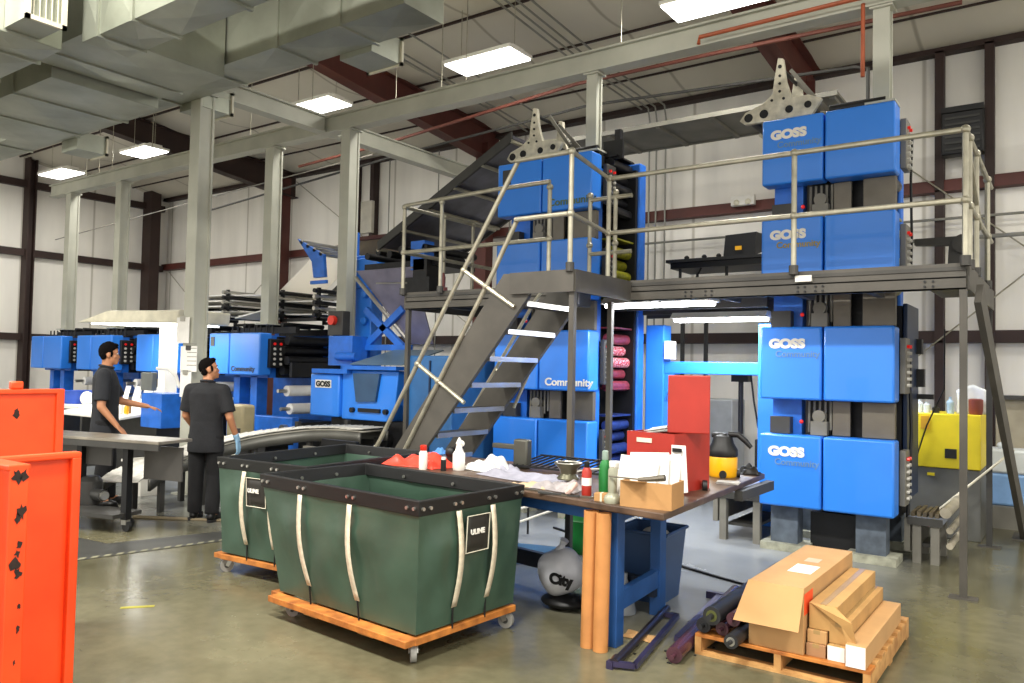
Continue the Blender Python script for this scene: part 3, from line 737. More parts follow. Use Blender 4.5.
# ------------------------------------------------------------------ folder
t = thing('folding_machine', 'blue folding machine with a white name plate between the press row and the stair', 'folding machine', (-7.8, 7.8, 0))
MB().box(-8.68, 7.35, 1.02, -8.1, 8.3, 1.60).build('gearbox_cover', blue, t, world=True, bevel=.02)
MB().prism([(-8.09, 7.4, 1.0), (-7.25, 7.4, 1.0), (-7.1, 7.4, 1.22), (-7.05, 7.4, 1.66), (-8.09, 7.4, 1.66)], (0, .9, 0)).build('side_plate', blue, t, world=True, smooth=False, bevel=.015)
MB().box(-8.6, 7.3, 1.61, -7.9, 8.3, 1.67).box(-8.0, 7.3, 1.67, -7.0, 8.4, 1.72).build('top_shelf', blue2, t, world=True, smooth=False)
MB().prism([(-7.85, 7.36, 1.62), (-7.35, 7.36, 1.62), (-7.42, 7.36, 1.26), (-7.78, 7.36, 1.24)], (0, .04, 0)).build('window_hood', M('dark blue window', '27496B', .25), t, world=True, smooth=False)
MB().box(-7.75, 7.37, 1.11, -7.35, 7.4, 1.16).cyl((-7.86, 7.35, 1.13), (-7.86, 7.4, 1.13), .035).cyl((-7.24, 7.35, 1.13), (-7.24, 7.4, 1.13), .035).build('handle_bar', black, t, world=True)
pl = MB().box(-8.57, 7.342, 1.41, -8.25, 7.348, 1.52).build('name_plate', white, t, world=True)
text('brand_lettering', 'GOSS', black, .1, (-8.55, 7.338, 1.43), FRONT, t, sx=1.15, bold=.005)
g = MB().box(-8.4, 7.5, .3, -6.9, 8.5, 1.0)
for i in range(7): g.cyl((-8.3+i*.2, 7.4, .55+.1*(i % 3)), (-8.3+i*.2, 7.5, .55+.1*(i % 3)), .09)
g.build('lower_gearing', machine, t, world=True)
for x in (-8.3, -7.0): MB().box(x, 7.6, 0, x+.15, 8.4, .32).build('foot', machine, t, world=True, smooth=False)
MB().box(-6.7, 7.15, .02, -5.95, 8.4, 1.86).build('side_cabinet', steelblue, t, world=True, bevel=.02)
MB().box(-6.3, 7.13, .1, -6.28, 7.149, 1.8).box(-6.36, 7.12, 1.0, -6.33, 7.149, 1.2).build('cabinet_door_seam', navy, t, world=True, smooth=False)
# upright blue frame and plow
u = MB().box(-8.95, 8.4, 1.7, -8.6, 8.65, 3.4)
u.box(-9.0, 8.36, 2.9, -8.45, 8.6, 3.35).box(-8.9, 8.36, 1.75, -8.65, 8.4, 2.1)
for z in (2.1, 2.4, 2.8, 3.1): u.cyl((-8.7, 8.33, z), (-8.7, 8.4, z), .06, n=10)
u.build('upright_frame', blue, t, world=True, bevel=.015)
MB().bar((-8.5, 8.2, 2.55), (-7.75, 8.2, 2.0), .06, .1).bar((-7.75, 8.2, 2.55), (-8.5, 8.2, 2.0), .06, .1).box(-8.52, 8.15, 1.95, -7.6, 8.25, 2.03).build('cross_brace', blue2, t, world=True, smooth=False)
MB().add([(-8.5, 8.0, 3.1), (-7.4, 8.0, 3.1), (-7.35, 8.4, 2.05), (-7.75, 8.4, 2.05)], [(0,1,2,3)]).build('former_board', M('former board', '8D8AA0', .3, metal=.5, var=.15), t, world=True, smooth=False, solid=.02)
MB().tube([(-8.5, 7.98, 3.0), (-7.8, 8.35, 2.1)], .03).tube([(-8.1, 8.0, 2.9), (-7.5, 8.0, 2.88)], .012).build('former_rod', steel, t, world=True)
g = MB().box(-8.45, 8.1, 3.12, -7.1, 9.0, 3.2)
for i in range(6): g.cyl((-8.3+i*.22, 8.0, 3.3+.05*(i % 2)), (-8.3+i*.22, 9.1, 3.3+.05*(i % 2)), .05)
g.box(-7.6, 8.0, 2.7, -7.1, 8.3, 2.95).box(-7.4, 8.0, 2.95, -7.15, 8.3, 3.2)
g.build('roller_carriage', machine, t, world=True)
MB().box(-7.45, 8.0, 3.05, -7.2, 8.2, 3.45).build('carriage_plate', blue2, t, world=True, smooth=False)
g = MB(); g.add([(-7.95, 7.4, 1.74), (-7.0, 7.4, 1.74), (-6.9, 8.1, 1.95), (-7.8, 8.1, 1.95)], [(0,1,2,3)]); g.build('glass_guard', M('dusty guard', '5E7480', .3), t, world=True, solid=.015, smooth=False)
MB().box(-8.95, 7.9, 1.72, -8.45, 8.2, 2.15).cyl((-8.7, 7.85, 1.85), (-8.3, 7.85, 1.85), .06).build('drive_motor', MATS['frame blue'], t, world=True)
pb = MB().box(-9.02, 7.93, 2.16, -8.7, 8.08, 2.52).build('push_button_box', darkgrey, t, world=True, bevel=.01)
MB().cyl((-8.88, 7.86, 2.38), (-8.88, 7.93, 2.38), .07).build('stop_button', redp, t, world=True)
# brown trough overhead between the column and the chute
t = thing('overhead_tray', 'tan overhead tray with a rust-red top edge between the column and the dark chute', 'tray', (-8.9, 9.05, 3.45))
MB().box(-9.7, 9.0, 3.45, -8.1, 9.1, 3.76).build('tray_side', M('tan tray', '8A7A60', .6, var=.2), t, world=True, smooth=False)
MB().box(-9.7, 8.95, 3.76, -8.1, 9.15, 3.82).build('tray_rim', redbrown, t, world=True, smooth=False)
# ------------------------------------------------------------------ mezzanine platform
PT = 2.62
t = thing('steel_platform', 'grey steel platform running in front of and between the two blue towers', 'platform', (-3.6, 8.0, 0))
plt = t
def W(mb, n, m, p=None, **k): return mb.build(n, m, p or t, world=True, **k)
X0, X1, Y0, Y1 = -6.68, -.69, 7.1, 7.62
# decks: front walkway, landing, between the towers
W(MB().box(X0, Y0, PT-.05, X1, Y1, PT-.02), 'deck', platd, smooth=False)
W(MB().box(-4.42, Y1, PT-.05, -2.56, 9.5, PT-.02), 'deck', platd, smooth=False)
W(MB().box(-1.15, Y1, PT-.05, X1, 9.5, PT-.02), 'deck', platd, smooth=False)
W(MB().box(X0, Y1, PT-.05, -5.85, 9.0, PT-.02), 'deck', platd, smooth=False)
W(MB().box(-4.3, 6.02, PT-.05, -3.63, 7.1, PT-.02), 'landing_deck', platd, smooth=False)
def chan(mb, a, b, y, z0, z1, f=.05):
    mb.box(a, y, z0, b, y+.015, z1).box(a, y, z0, b, y+f, z0+.012).box(a, y, z1-.012, b, y+f, z1); return mb
W(chan(MB(), -3.63, X1, Y0, PT-.2, PT-.1), 'edge_channel', platf, smooth=False)
W(MB().box(-3.63, Y0+.012, PT-.1, X1, Y0+.02, PT+.01), 'toe_board', platf, smooth=False)
W(chan(MB(), X0, -4.3, Y0, PT-.2, PT-.1), 'edge_channel', platf, smooth=False)
W(MB().box(X0, Y0+.012, PT-.1, -4.3, Y0+.02, PT+.01), 'toe_board', platf, smooth=False)
W(MB().box(-4.32, 6.0, PT-.2, -3.62, 6.02, PT).box(-3.63, 6.02, PT-.2, -3.61, 7.1, PT), 'landing_edge', platf, smooth=False)
W(MB().box(X1-.0, Y0+.05, PT-.2, X1+.02, 9.5, PT).box(X0-.02, Y0, PT-.2, X0, 9.0, PT), 'end_channel', platf, smooth=False)
j = MB()
for x in (-6.0, -5.2, -4.4, -3.4, -2.7, -2.0, -1.4): j.box(x-.03, Y0+.02, PT-.2, x+.03, Y1, PT-.06)
for y in (8.2, 8.9): j.box(-4.4, y, PT-.2, -2.6, y+.05, PT-.06)
W(j, 'joists', platd, smooth=False)
bm_ = MB()
for x in (-3.0, -2.8, -1.95, -1.8, -.95):
    for dx in (-.03, .03):
        for dz in (-.02, .02): bm_.cyl((x+dx, Y0-.012, PT-.15+dz), (x+dx, Y0+.001, PT-.15+dz), .010, n=6)
W(bm_, 'bolt_heads', black)
for x, y in ((X1-.02, Y0+.03), (-3.66, 6.06), (-3.86, 7.14), (X0+.03, Y0+.03), (X1-.02, 9.45)):
    p = W(MB().box(x-.026, y-.026, .012, x+.026, y+.026, PT-.2), 'post', platf if y < 9 else darkgrey, smooth=False)
    q = MB().box(x-.1, y-.06, 0, x+.1, y+.06, .012).build('base_plate', platf, p, smooth=False); q.location = tuple(-c for c in t.location)
W(MB().box(-2.0, 7.08, PT-.085, -1.86, 7.11, PT-.03), 'white_sticker', white)
# pipe railings
def rail(name, label, posts, runs, z0=PT):
    tt = thing(name, label, 'railing', (posts[0][0], posts[0][1], z0))
    for p in posts:
        z = p[2] if len(p) > 2 else PT+1.06
        MB().cyl((p[0], p[1], z0-.02), (p[0], p[1], z), .024, n=10).build('post', galv, tt, world=True)
        MB().cyl((p[0], p[1], z0-.02), (p[0], p[1], z0+.06), .04, n=10).build('post_socket', platd, tt, world=True)
    for r in runs:
        MB().tube(r, .024, 10).build('rail_pipe', galv, tt, world=True)
    ft = MB()
    for p in posts:
        for z in (PT+.5, (p[2] if len(p) > 2 else PT+1.06)): ft.ball((p[0], p[1], z), .038)
    ft.build('pipe_fittings', galv, tt, world=True)
    return tt
H1, H2 = PT+1.06, PT+.5
yr = Y0-.03
rail('pipe_railing', 'long galvanised pipe railing in front of the right tower on the platform edge', [(-3.86, yr), (-2.01, yr), (X1, yr)],
     [[(-3.66, 6.0, H1), (-3.86, yr, H1), (X1, yr, H1)], [(-3.66, 6.0, H2), (-3.86, yr, H2), (X1, yr, H2)]])
rail('pipe_railing', 'pipe railing across the right end of the platform above the far stair', [(X1, 7.35), (X1, 7.9), (X1, 9.0)], [[(X1, yr, H1), (X1, 7.9, H1), (X1, 9.4, H1)], [(X1, yr, H2), (X1, 9.4, H2)], [(X1, 7.35, H1-.15), (X1, 8.2, PT+.45)]])
rail('pipe_railing', 'pipe railing on the left platform edge in front of the left tower', [(X0-.02, yr), (-6.1, yr), (-4.58, yr)],
     [[(X0-.02, yr, H1+.02), (-5.3, yr, H1+.06), (-4.58, yr, H1+.06)], [(X0-.02, yr, H2), (-4.58, yr, H2)]])
rail('pipe_railing', 'pipe railing closing the far left end of the platform', [(X0, 7.8), (X0, 8.4)], [[(X0-.02, yr, H1), (X0, 8.9, H1)], [(X0-.02, yr, H2), (X0, 8.9, H2)]])
rail('pipe_railing', 'pipe railing on the stair landing with a single corner post', [(-3.66, 6.0)], [[(-4.27, 6.0, H1), (-3.66, 6.0, H1)], [(-4.27, 6.0, H2), (-3.66, 6.0, H2)]])
rail('pipe_railing', 'short inner pipe railing between the left tower and the landing', [(-4.1, 7.66), (-4.42, 7.66)], [[(-4.42, 7.66, H1-.05), (-3.9, 7.66, H1-.05)], [(-4.42, 7.66, H2-.1), (-3.9, 7.66, H2-.1)]])
# ------------------------------------------------------------------ stair
t = thing('steel_stair', 'dark steel stair with bright treads climbing to the platform in front of the left tower', 'stairs', (-5.4, 6.5, 0))
xt, zt, xb = -4.30, PT, -6.42
sl = (xb-xt)/zt
for y, n in ((6.04, 0), (6.93, 1)):
    W(MB().prism([(xt-.12, y, zt), (xt+.17, y, zt), (xt+.17, y, zt-.22), (xb+.32, y, 0), (xb-.04, y, 0)], (0, .05, 0)), 'stringer', platf, smooth=False)
nt_ = 9
for i in range(1, nt_+1):
    z = i*PT/(nt_+1); x = xb+.12+(xt-xb)*(z/PT)
    s = W(MB().box(x-.02, 6.09, z-.035, x+.2, 6.93, z), 'tread', platf, smooth=False)
    q = MB().box(x+.19, 6.09, z-.045, x+.215, 6.93, z+.004).build('tread_nosing', steel, s, smooth=False); q.location = tuple(-c for c in t.location)
def P(s, h, y): # point above the stringer line
    x = xt+(xb-xt)*s; return (x-.0, y, zt*(1-s)+h)
y = 6.03
W(MB().tube([(-4.27, y, H1), (-4.88, y, 2.72), (-5.98, y, .95), (-6.1, y, .78)], .024, 10), 'handrail', galv)
W(MB().tube([(-4.27, y, H2), (-4.55, y, 2.62), (-5.7, y, .75), (-6.0, y, .3)], .024, 10), 'handrail', galv)
for a, b in (((-4.9, 2.68), (-4.28, 2.3)), ((-5.48, 1.75), (-4.86, 1.38)), ((-6.05, .85), (-5.45, .48))):
    W(MB().cyl((a[0], y, a[1]), (b[0], y, b[1]), .022, n=8), 'rail_bracket', galv)
    W(MB().ball((a[0], y, a[1]), .036).ball(((a[0]*.55+b[0]*.45), y, a[1]*.55+b[1]*.45), .036), 'pipe_fitting', galv)
y = 7.0
W(MB().tube([(-4.25, y, PT+.02), (-4.5, y, 2.68), (-4.7, y, 2.45), (-5.9, y, .7)], .02, 8), 'handrail', galv)
W(MB().cyl((-5.2, y, 1.72), (-5.0, y, 1.5), .018, n=8), 'rail_bracket', galv)
W(MB().cyl((-4.75, y, 1.7), (-4.95, y, 1.3), .018, n=8), 'rail_bracket', galv)
# diagonal brace under the right end
t = thing('diagonal_brace', 'grey diagonal steel brace sloping down from the right end of the platform', 'brace', (-.6, 9.4, 0))
W(MB().bar((-.62, 7.3, PT-.22), (-.44, 10.25, .0), .05, .2), 'brace_channel', platf, smooth=False)
W(MB().box(-.55, 10.05, 0, -.33, 10.5, .015), 'base_plate', platf, smooth=False)
# ------------------------------------------------------------------ fluorescent fittings under the platform
def tubefix(label, x0, x1, y, z, pw):
    t = thing('fluorescent_fitting', label, 'light', ((x0+x1)/2, y, z))
    L = x1-x0
    MB().prism([(-L/2, -.14, .0), (-L/2, .14, 0), (-L/2, .06, .07), (-L/2, -.06, .07)], (L, 0, 0)).build('reflector', white, t, smooth=False)
    for s in (-.07, .07): MB().cyl((-L/2+.03, s, -.02), (L/2-.03, s, -.02), .019, n=10).build('tube', M('lit tube', (1, 1, 1, 1), .5, var=0, emit=16), t)
    l = bpy.data.lights.new('lamp', 'AREA'); l.shape = 'RECTANGLE'; l.size = L; l.size_y = .2; l.energy = pw; l.color = (.93, .96, 1)
    lo = bpy.data.objects.new('lamp', l); COL.objects.link(lo); lo.parent = t; lo.location = (0, 0, -.05)
    return t
tubefix('long lit fluorescent fitting under the platform edge between the towers', -4.05, -2.85, 7.4, PT-.2, 40)
tubefix('second lit fluorescent fitting deeper under the platform between the towers', -3.87, -2.75, 8.75, PT-.27, 45)
tubefix('dim fluorescent fitting under the platform behind the right tower', -2.4, -1.4, 9.3, PT-.34, 15)
# ------------------------------------------------------------------ blue web stand between the towers
t = thing('roll_stand', 'blue steel gantry frame with a horizontal beam between the two towers', 'frame', (-3.6, 9.1, 0))
W(MB().box(-4.36, 9.0, 0, -4.12, 9.22, 2.3), 'upright', blue, smooth=False, bevel=.01)
W(MB().box(-2.95, 9.0, 0, -2.72, 9.22, 2.3), 'upright', blue, smooth=False, bevel=.01)
W(MB().box(-4.12, 9.02, 1.70, -2.95, 9.2, 1.85), 'cross_beam', blue, smooth=False, bevel=.01)
W(MB().prism([(-4.12, 9.02, 1.7), (-3.98, 9.02, 1.7), (-4.12, 9.02, 1.35)], (0, .18, 0)), 'gusset', blue, smooth=False)
W(MB().box(-4.1, 8.98, 1.88, -4.0, 9.1, 2.1), 'white_switch', white)
one(MB().box(-3.35, 9.24, 1.62, -3.15, 9.4, 1.72).cyl((-3.25, 9.3, 1.0), (-3.25, 9.3, 1.62), .03), 'hoist_block', black, 'dark hoist block behind the blue cross beam', 'hoist')
t = thing('hanging_cable', 'black cable with a plug box hanging from the blue cross beam', 'cable', (-3.05, 9.3, .85))
MB().tube([(-3.13, 9.3, 1.7), (-3.1, 9.32, 1.4), (-3.04, 9.3, 1.1), (-3.0, 9.3, .95)], .012).build('cable', black, t, world=True)
MB().box(-3.06, 9.24, .62, -2.94, 9.36, .95).build('plug_box', black, t, world=True, bevel=.01)
for x in (-4.83, -4.46): one(MB().box(x-.025, 11.2, 0, x+.025, 11.25, 2.6), 'pipe_support', darkgrey, 'slim dark upright behind the blue gantry beam', 'post', 'slim uprights behind the gantry')
# white panel wall behind with cabinets
one(MB().box(-5.3, 12.2, 0, -4.4, 12.8, 1.3), 'storage_cabinet', M('pale grey cabinet', 'A9ADB0', .5), 'pale grey cabinet against the back wall seen through the gantry', 'cabinet', bevel=.02)
# ------------------------------------------------------------------ things up on the platform
t = thing('folding_table', 'dark trestle table standing behind the platform, between the towers', 'table', (-3.6, 9.9, PT))
W(MB().box(-4.52, 9.9, 3.2, -2.95, 10.7, 3.24).box(-4.47, 9.95, 3.12, -3.0, 10.65, 3.2), 'tabletop', black, smooth=False)
for x in (-4.35, -3.05):
    for y in (10.0, 10.6): W(MB().cyl((x, y, PT-.02), (x, y, 3.12), .02), 'leg', black)
W(MB().cyl((-4.3, 10.0, PT+.05), (-4.05, 10.0, 3.12), .012).cyl((-3.7, 10.0, PT-.02), (-3.7, 10.0, 3.12), .02), 'brace', black)
one(MB().box(-4.6, 9.51, PT-.06, -2.56, 10.75, PT-.02).box(-4.6, 9.51, PT-.2, -2.56, 9.56, PT-.06), 'rear_walkway', platd, 'narrow grey rear walkway carrying the trestle table', 'platform', smooth=False)
t = thing('black_crate', 'black open crate with a small yellow label on the trestle table', 'crate', (-3.55, 10.2, 3.24)); t.scale = (.85, .85, .85)
MB().add([(-.24, -.2, 0), (.24, -.2, 0), (.24, .2, 0), (-.24, .2, 0), (-.2, -.22, .34), (.27, -.22, .36), (.27, .22, .36), (-.2, .22, .34)], [(0,3,2,1),(0,1,5,4),(1,2,6,5),(2,3,7,6),(3,0,4,7)]).build('body', black, t, solid=.02, smooth=False)
MB().box(-.05, -.235, .1, .05, -.225, .16).build('yellow_label', yelp, t, smooth=False)
g = MB().grid(lambda u, v: (-3.28+u*.28, 9.95+v*.25, 3.245+.06*math.sin(u*3)*math.sin(v*3+.3)), 10, 8)
one(g, 'crumpled_rag', paper, 'white crumpled cloth at the right end of the trestle table', 'cloth', solid=.008)
for i, x in enumerate((-4.3, -4.05, -3.85)):
    one(MB().lathe([(.03, 0), (.035, .05), (.015, .07)], (x, 10.1, 3.24), 10), 'small_tool', black, 'small dark part lying on the left of the trestle table', 'tool', 'small parts on the trestle table')
one(MB().prism([(-1.0, 8.6, PT), (-.82, 8.6, PT), (-.78, 8.6, PT+.38), (-.85, 8.6, PT+.46), (-1.28, 8.6, PT+.46), (-1.28, 8.6, PT+.4), (-.98, 8.6, PT+.38)], (0, .1, 0)).cyl((-.86, 8.55, PT+.38), (-.86, 8.72, PT+.38), .09), 'crank_machine', platd, 'small grey crank-arm machine standing on the platform right of the right tower', 'machine')
one(MB().cyl((-6.3, 7.35, PT-.02), (-6.3, 7.35, PT+.08), .06).lathe([(.03, .08), (.035, .2), (.02, .26)], (-6.3, 7.35, PT), 12), 'oil_bottle', M('brown bottle', '6E332C', .3), 'brown bottle standing at the left end of the platform', 'bottle')
# ------------------------------------------------------------------ yellow compressor cabinet etc.
t = thing('compressor_cabinet', 'square machine cabinet, yellow above and dark grey below, right of the right tower', 'cabinet', (-1.2, 9.9, 0))
g1 = M('cabinet grey', '65655F', .55, var=.12)
W(MB().box(-1.62, 9.62, .75, -.80, 10.4, 1.33), 'upper_panel', yellow, bevel=.01)
W(MB().box(-1.62, 9.64, .0, -.80, 10.4, .75), 'lower_panel', g1, bevel=.01)
W(MB().box(-1.13, 9.6, .86, -1.02, 9.63, .96), 'latch', black)
W(MB().box(-1.3, 9.62, .66, -1.23, 9.638, .69), 'label_sticker', yellow)
W(MB().box(-1.36, 9.6, 1.16, -1.28, 9.62, 1.3), 'warning_label', M('orange label', 'D8A020', .5))
for i, (x, h, m_) in enumerate(((-1.4, .14, M('clear plastic', 'C9D2D2', .3)), (-1.33, .12, M('clear plastic', 'C9D2D2', .3)), (-1.24, .08, black), (-1.1, .18, M('pale blue bottle plastic', '9DB4C4', .3)))):
    one(MB().lathe([(.035, 0), (.038, h*.7), (.015, h*.85), (.015, h)], (x, 9.8, 1.33), 12), 'small_bottle', m_, ['clear bottle at the left end on the yellow cabinet', 'second clear bottle on the yellow cabinet', 'short black jar on the yellow cabinet', 'pale blue pump bottle on the yellow cabinet'][i], 'bottle')
b = MB().grid(lambda u, v: (-1.05+.3*u, 9.9+.02*math.sin(9*u+4*v), 1.33+.32*v*(1-.4*abs(u-.5))), 8, 8)
one(b, 'plastic_sheet', M('milky plastic', 'D9DAD6', .3), 'crumpled milky plastic sheet standing on the yellow cabinet', 'plastic', solid=.01)
one(MB().lathe([(.06, 0), (.07, .04), (.07, .16), (.05, .17)], (-.86, 9.8, 1.33), 14), 'paint_can', M('rusty can', '7A3626', .5), 'rusty red can at the right corner of the yellow cabinet', 'can')
one(MB().tube([(-1.05, 8.9, 2.2), (-1.1, 9.3, 1.6), (-1.3, 9.58, 1.2), (-1.42, 9.58, .78)], .008), 'hanging_wire', black, 'thin black wire hanging across the yellow cabinet', 'wire')
t = thing('plastic_drum', 'white translucent drum holding blue liquid behind the right stair', 'drum', (-.62, 11.0, .25))
W(MB().box(-.84, 10.8, .25, -.42, 11.2, .62), 'blue_fill', M('pale blue fill', '7FA6D6', .35), bevel=.03)
W(MB().box(-.84, 10.8, .62, -.42, 11.2, .9).lathe([(.05, .9), (.05, .97)], (-.7, 11, 0), 10), 'upper_shell', M('milky drum', 'D5DADB', .4), bevel=.03)
W(MB().box(-.9, 10.7, 0, -.3, 11.3, .25), 'drum_stand', midgrey)
t = thing('cardboard_stack', 'tan cardboard panel leaning against the wall at the right', 'cardboard', (-.2, 12.4, 0))
W(MB().box(-.85, 12.3, .0, .9, 12.5, 1.45), 'panel', M('beige board', 'A39A84', .8))
W(MB().box(-1.0, 12.2, 1.45, 1.0, 12.6, 1.5), 'shelf', darkgrey)
one(MB().cyl((-1.18, 9.2, .32), (-.5, 9.5, 1.0), .012), 'broom_handle', cream, 'pale wooden handle leaning diagonally by the grey cabinet base', 'broom')
# ------------------------------------------------------------------ low walkway steps at the right tower
def step(name, label, x0, x1, y0, y1, h, extra=True):
    t = thing(name, label, 'step', ((x0+x1)/2, (y0+y1)/2, 0))
    W2 = lambda mb, n, m, **k: mb.build(n, m, t, world=True, **k)
    W2(MB().box(x0, y0, h-.05, x1, y1, h), 'deck', M('step deck', '8F97A8', .45, metal=.3), smooth=False)
    W2(MB().box(x0, y0-.02, h-.07, x1, y0, h), 'front_edge', darkgrey, smooth=False)
    for x in (x0+.04, x1-.1):
        W2(MB().box(x, y0, 0, x+.07, y0+.07, h-.05), 'leg', midgrey, smooth=False)
        W2(MB().box(x, y1-.07, 0, x+.07, y1, h-.05), 'leg', midgrey, smooth=False)
    W2(MB().box(x0+.1, y0+.1, .14, x1-.1, y1-.1, .17), 'lower_step', darkgrey, smooth=False)
    W2(MB().box(x0-.03, y0+.0, h-.32, x0+.02, y1, h-.02), 'side_plate', midgrey, smooth=False)
    return t
step('steel_step', 'low steel step with a pale deck at the left foot of the right tower', -3.05, -2.56, 8.0, 9.3, .5)
t = step('steel_step', 'low grimy steel step with rollers at the right foot of the right tower', -1.27, -.98, 8.2, 8.75, .42)
for i, (a, b) in enumerate((((-.93, 8.25, .18), (-.93, 9.3, .18)), ((-.93, 8.25, .32), (-.93, 9.3, .32)), ((-.97, 8.3, .47), (-.97, 9.3, .47)))):
    MB().cyl(a, b, .03 if i < 2 else .05).build('side_roller', M('grimy pale steel', 'A79F8C', .5, var=.3), t, world=True)
g = MB()
for i in range(5): g.box(-1.25+i*.05, 8.25, .42, -1.22+i*.05, 8.7, .46+.01*(i % 2))
g.build('grimy_parts', M('grimy brown', '6A5E48', .6, var=.4, scale=12), t, world=True, smooth=False)
# ------------------------------------------------------------------ canvas basket trucks
def cart(label, cx, cy, rz, L, Wd, endlabel_side, group=None):
    """L along local x, Wd along local y; y- is the long front, x+ the short labelled end"""
    t = thing('basket_truck', label, 'cart', (cx, cy, 0), rz, group)
    l, w = L/2, Wd/2; lb, wb = l-.13, w-.03; zb, zt_ = .165, .94
    # canvas body: flared, rumpled, open top, inner and outer skin; the base sits a little towards the labelled end
    BX = .09; rg = random.Random(int(abs(cx)*100)); ph = [rg.uniform(0, 6) for _ in range(8)]
    def ring(k, inset, wob, rum=1.0):
        pts = []; n = 26; z = zb+(zt_-zb)*k
        a, b = lb+(l-lb)*k-inset, wb+(w-wb)*k-inset; ox = BX*(1-k)
        cor = [(-a,-b),(a,-b),(a,b),(-a,b)]
        for i in range(4):
            p, q = cor[i], cor[(i+1) % 4]; nn = [(0,-1),(1,0),(0,1),(-1,0)][i]
            for j in range(n):
                s = j/n; e = math.sin(PI*s)
                fold = .011*math.sin(9*s+5*k+ph[i])+.009*math.sin(15*s-9*k+ph[i+2])+.006*math.sin(31*s+6*k+ph[i+4])
                bul = e*wob+e**.4*fold*rum*math.sin(PI*min(1, k*1.08))
                pts.append((p[0]+(q[0]-p[0])*s+nn[0]*bul+ox, p[1]+(q[1]-p[1])*s+nn[1]*bul, z))
        return pts
    rings = []
    ks = [0, .06, .13, .2, .28, .36, .44, .52, .6, .68, .76, .84, .92, 1]
    def wb_(k): return .03*math.sin(PI*k)**1.2 if k < .75 else .0
    for k in ks: rings.append(ring(k, 0, wb_(k), 1.0 if k < .9 else 0))
    for k in ks[::-1]: rings.append(ring(max(k, .02), .012, wb_(k)*.9, 1.0 if k < .9 else 0))
    m = len(rings[0]); vs = [p for r in rings for p in r]; fs = []
    for i in range(len(rings)-1):
        for j in range(m): fs.append((i*m+j, i*m+(j+1) % m, (i+1)*m+(j+1) % m, (i+1)*m+j))
    fs.append(tuple(range(m-1, -1, -1))); fs.append(tuple((len(rings)-1)*m+j for j in range(m)))
    MB().add(vs, fs).build('canvas_body', green, t, ang=50)
    # black bound rim band
    rr = MB(); c = [(-l-.012,-w-.012),(l+.012,-w-.012),(l+.012,w+.012),(-l-.012,w+.012)]; ci = [(-l+.025,-w+.025),(l-.025,-w+.025),(l-.025,w-.025),(-l+.025,w-.025)]
    k = (l-.13+.13*.89)/l
    vs = []
    for (a, b), (e, f) in zip(c, ci):
        s = .985
        vs += [(a*s, b*s, zt_-.085), (a, b, zt_+.008), (e, f, zt_+.008), (e*s, f*s, zt_-.085)]
    fs = []
    for i in range(4):
        j = (i+1) % 4
        for q in range(4): fs.append((i*4+q, j*4+q, j*4+(q+1) % 4, i*4+(q+1) % 4))
    rim = rr.add(vs, fs).build('rim_band', rimblack, t, smooth=False, bevel=.006)
    rv = MB()
    def rivets(x, y, nx, ny):
        for s in (-.03, .03):
            px_, py_ = (x+s*abs(ny), y+s*abs(nx))
            rv.cyl((px_, py_, zt_-.04), (px_+nx*.016, py_+ny*.016, zt_-.04), .011, n=8)
    def pos(side, s):
        if side == 0: return (-l+2*l*s, -w-.004, 0, -1)
        if side == 1: return (l+.004, -w+2*w*s, 1, 0)
        if side == 2: return (-l+2*l*s, w+.004, 0, 1)
        return (-l-.004, -w+2*w*s, -1, 0)
    for sd, ss in ((0, (.04, .3, .62, .96)), (1, (.05, .33, .66, .95)), (2, (.04, .3, .62, .96)), (3, (.05, .33, .66, .95))):
        for s in ss: rivets(*pos(sd, s))
    for sd, ss in ((0, (.3, .62)), (2, (.3, .62)), (1, (.33, .66)), (3, (.33, .66))):
        for s in ss:
            x, y, nx, ny = pos(sd, s); rv.cyl((x-nx*.05, y-ny*.05, zt_-.05), (x-nx*.04, y-ny*.04, zt_-.05), .012, n=8)
    rv.build('rivets', steel, rim)
    # webbing straps
    def strap(sd, s):
        x, y, nx, ny = pos(sd, s); hw = .022
        def f(u, v):
            k_ = 1-v*.86; shrink = (lb+(l-lb)*k_)/l if nx else (wb+(w-wb)*k_)/w
            bul = .014+.042*math.sin(PI*min(1, v))
            o = (u-.5)*2*hw
            xx = x*(shrink if nx else 1-.05*v); yy = y*(shrink if ny else 1-.05*v)
            return (xx+nx*bul+o*abs(ny)+BX*v*.86, yy+ny*bul+o*abs(nx), zt_-.085-v*(zt_-.085-.27)+.0)
        MB().grid(f, 1, 12).build('webbing_strap', webbing, t, solid=.004)
        x2 = x*((lb/l) if nx else .95); y2 = y*((wb/w) if ny else .95)
        MB().cyl((x2+nx*.02+BX*.9, y2+ny*.02, .27), (x2+nx*.01+BX, y2+ny*.01, .14), .006, n=6).build('tie_cord', black, t)
    for s in (.3, .62): strap(0, s); strap(2, s)
    for s in (.33, .66): strap(1, s); strap(3, s)
    # maker's patch with lettering
    px0, px1 = -w+2*w*.385, -w+2*w*.60
    def patch(u, v):
        k_ = .84-.29*v; x = lb+(l-lb)*k_+BX*(1-k_)
        y = px0+(px1-px0)*u
        return (x+.045*math.sin(PI*(y+w)/(2*w)) , y, zb+(zt_-zb)*k_)
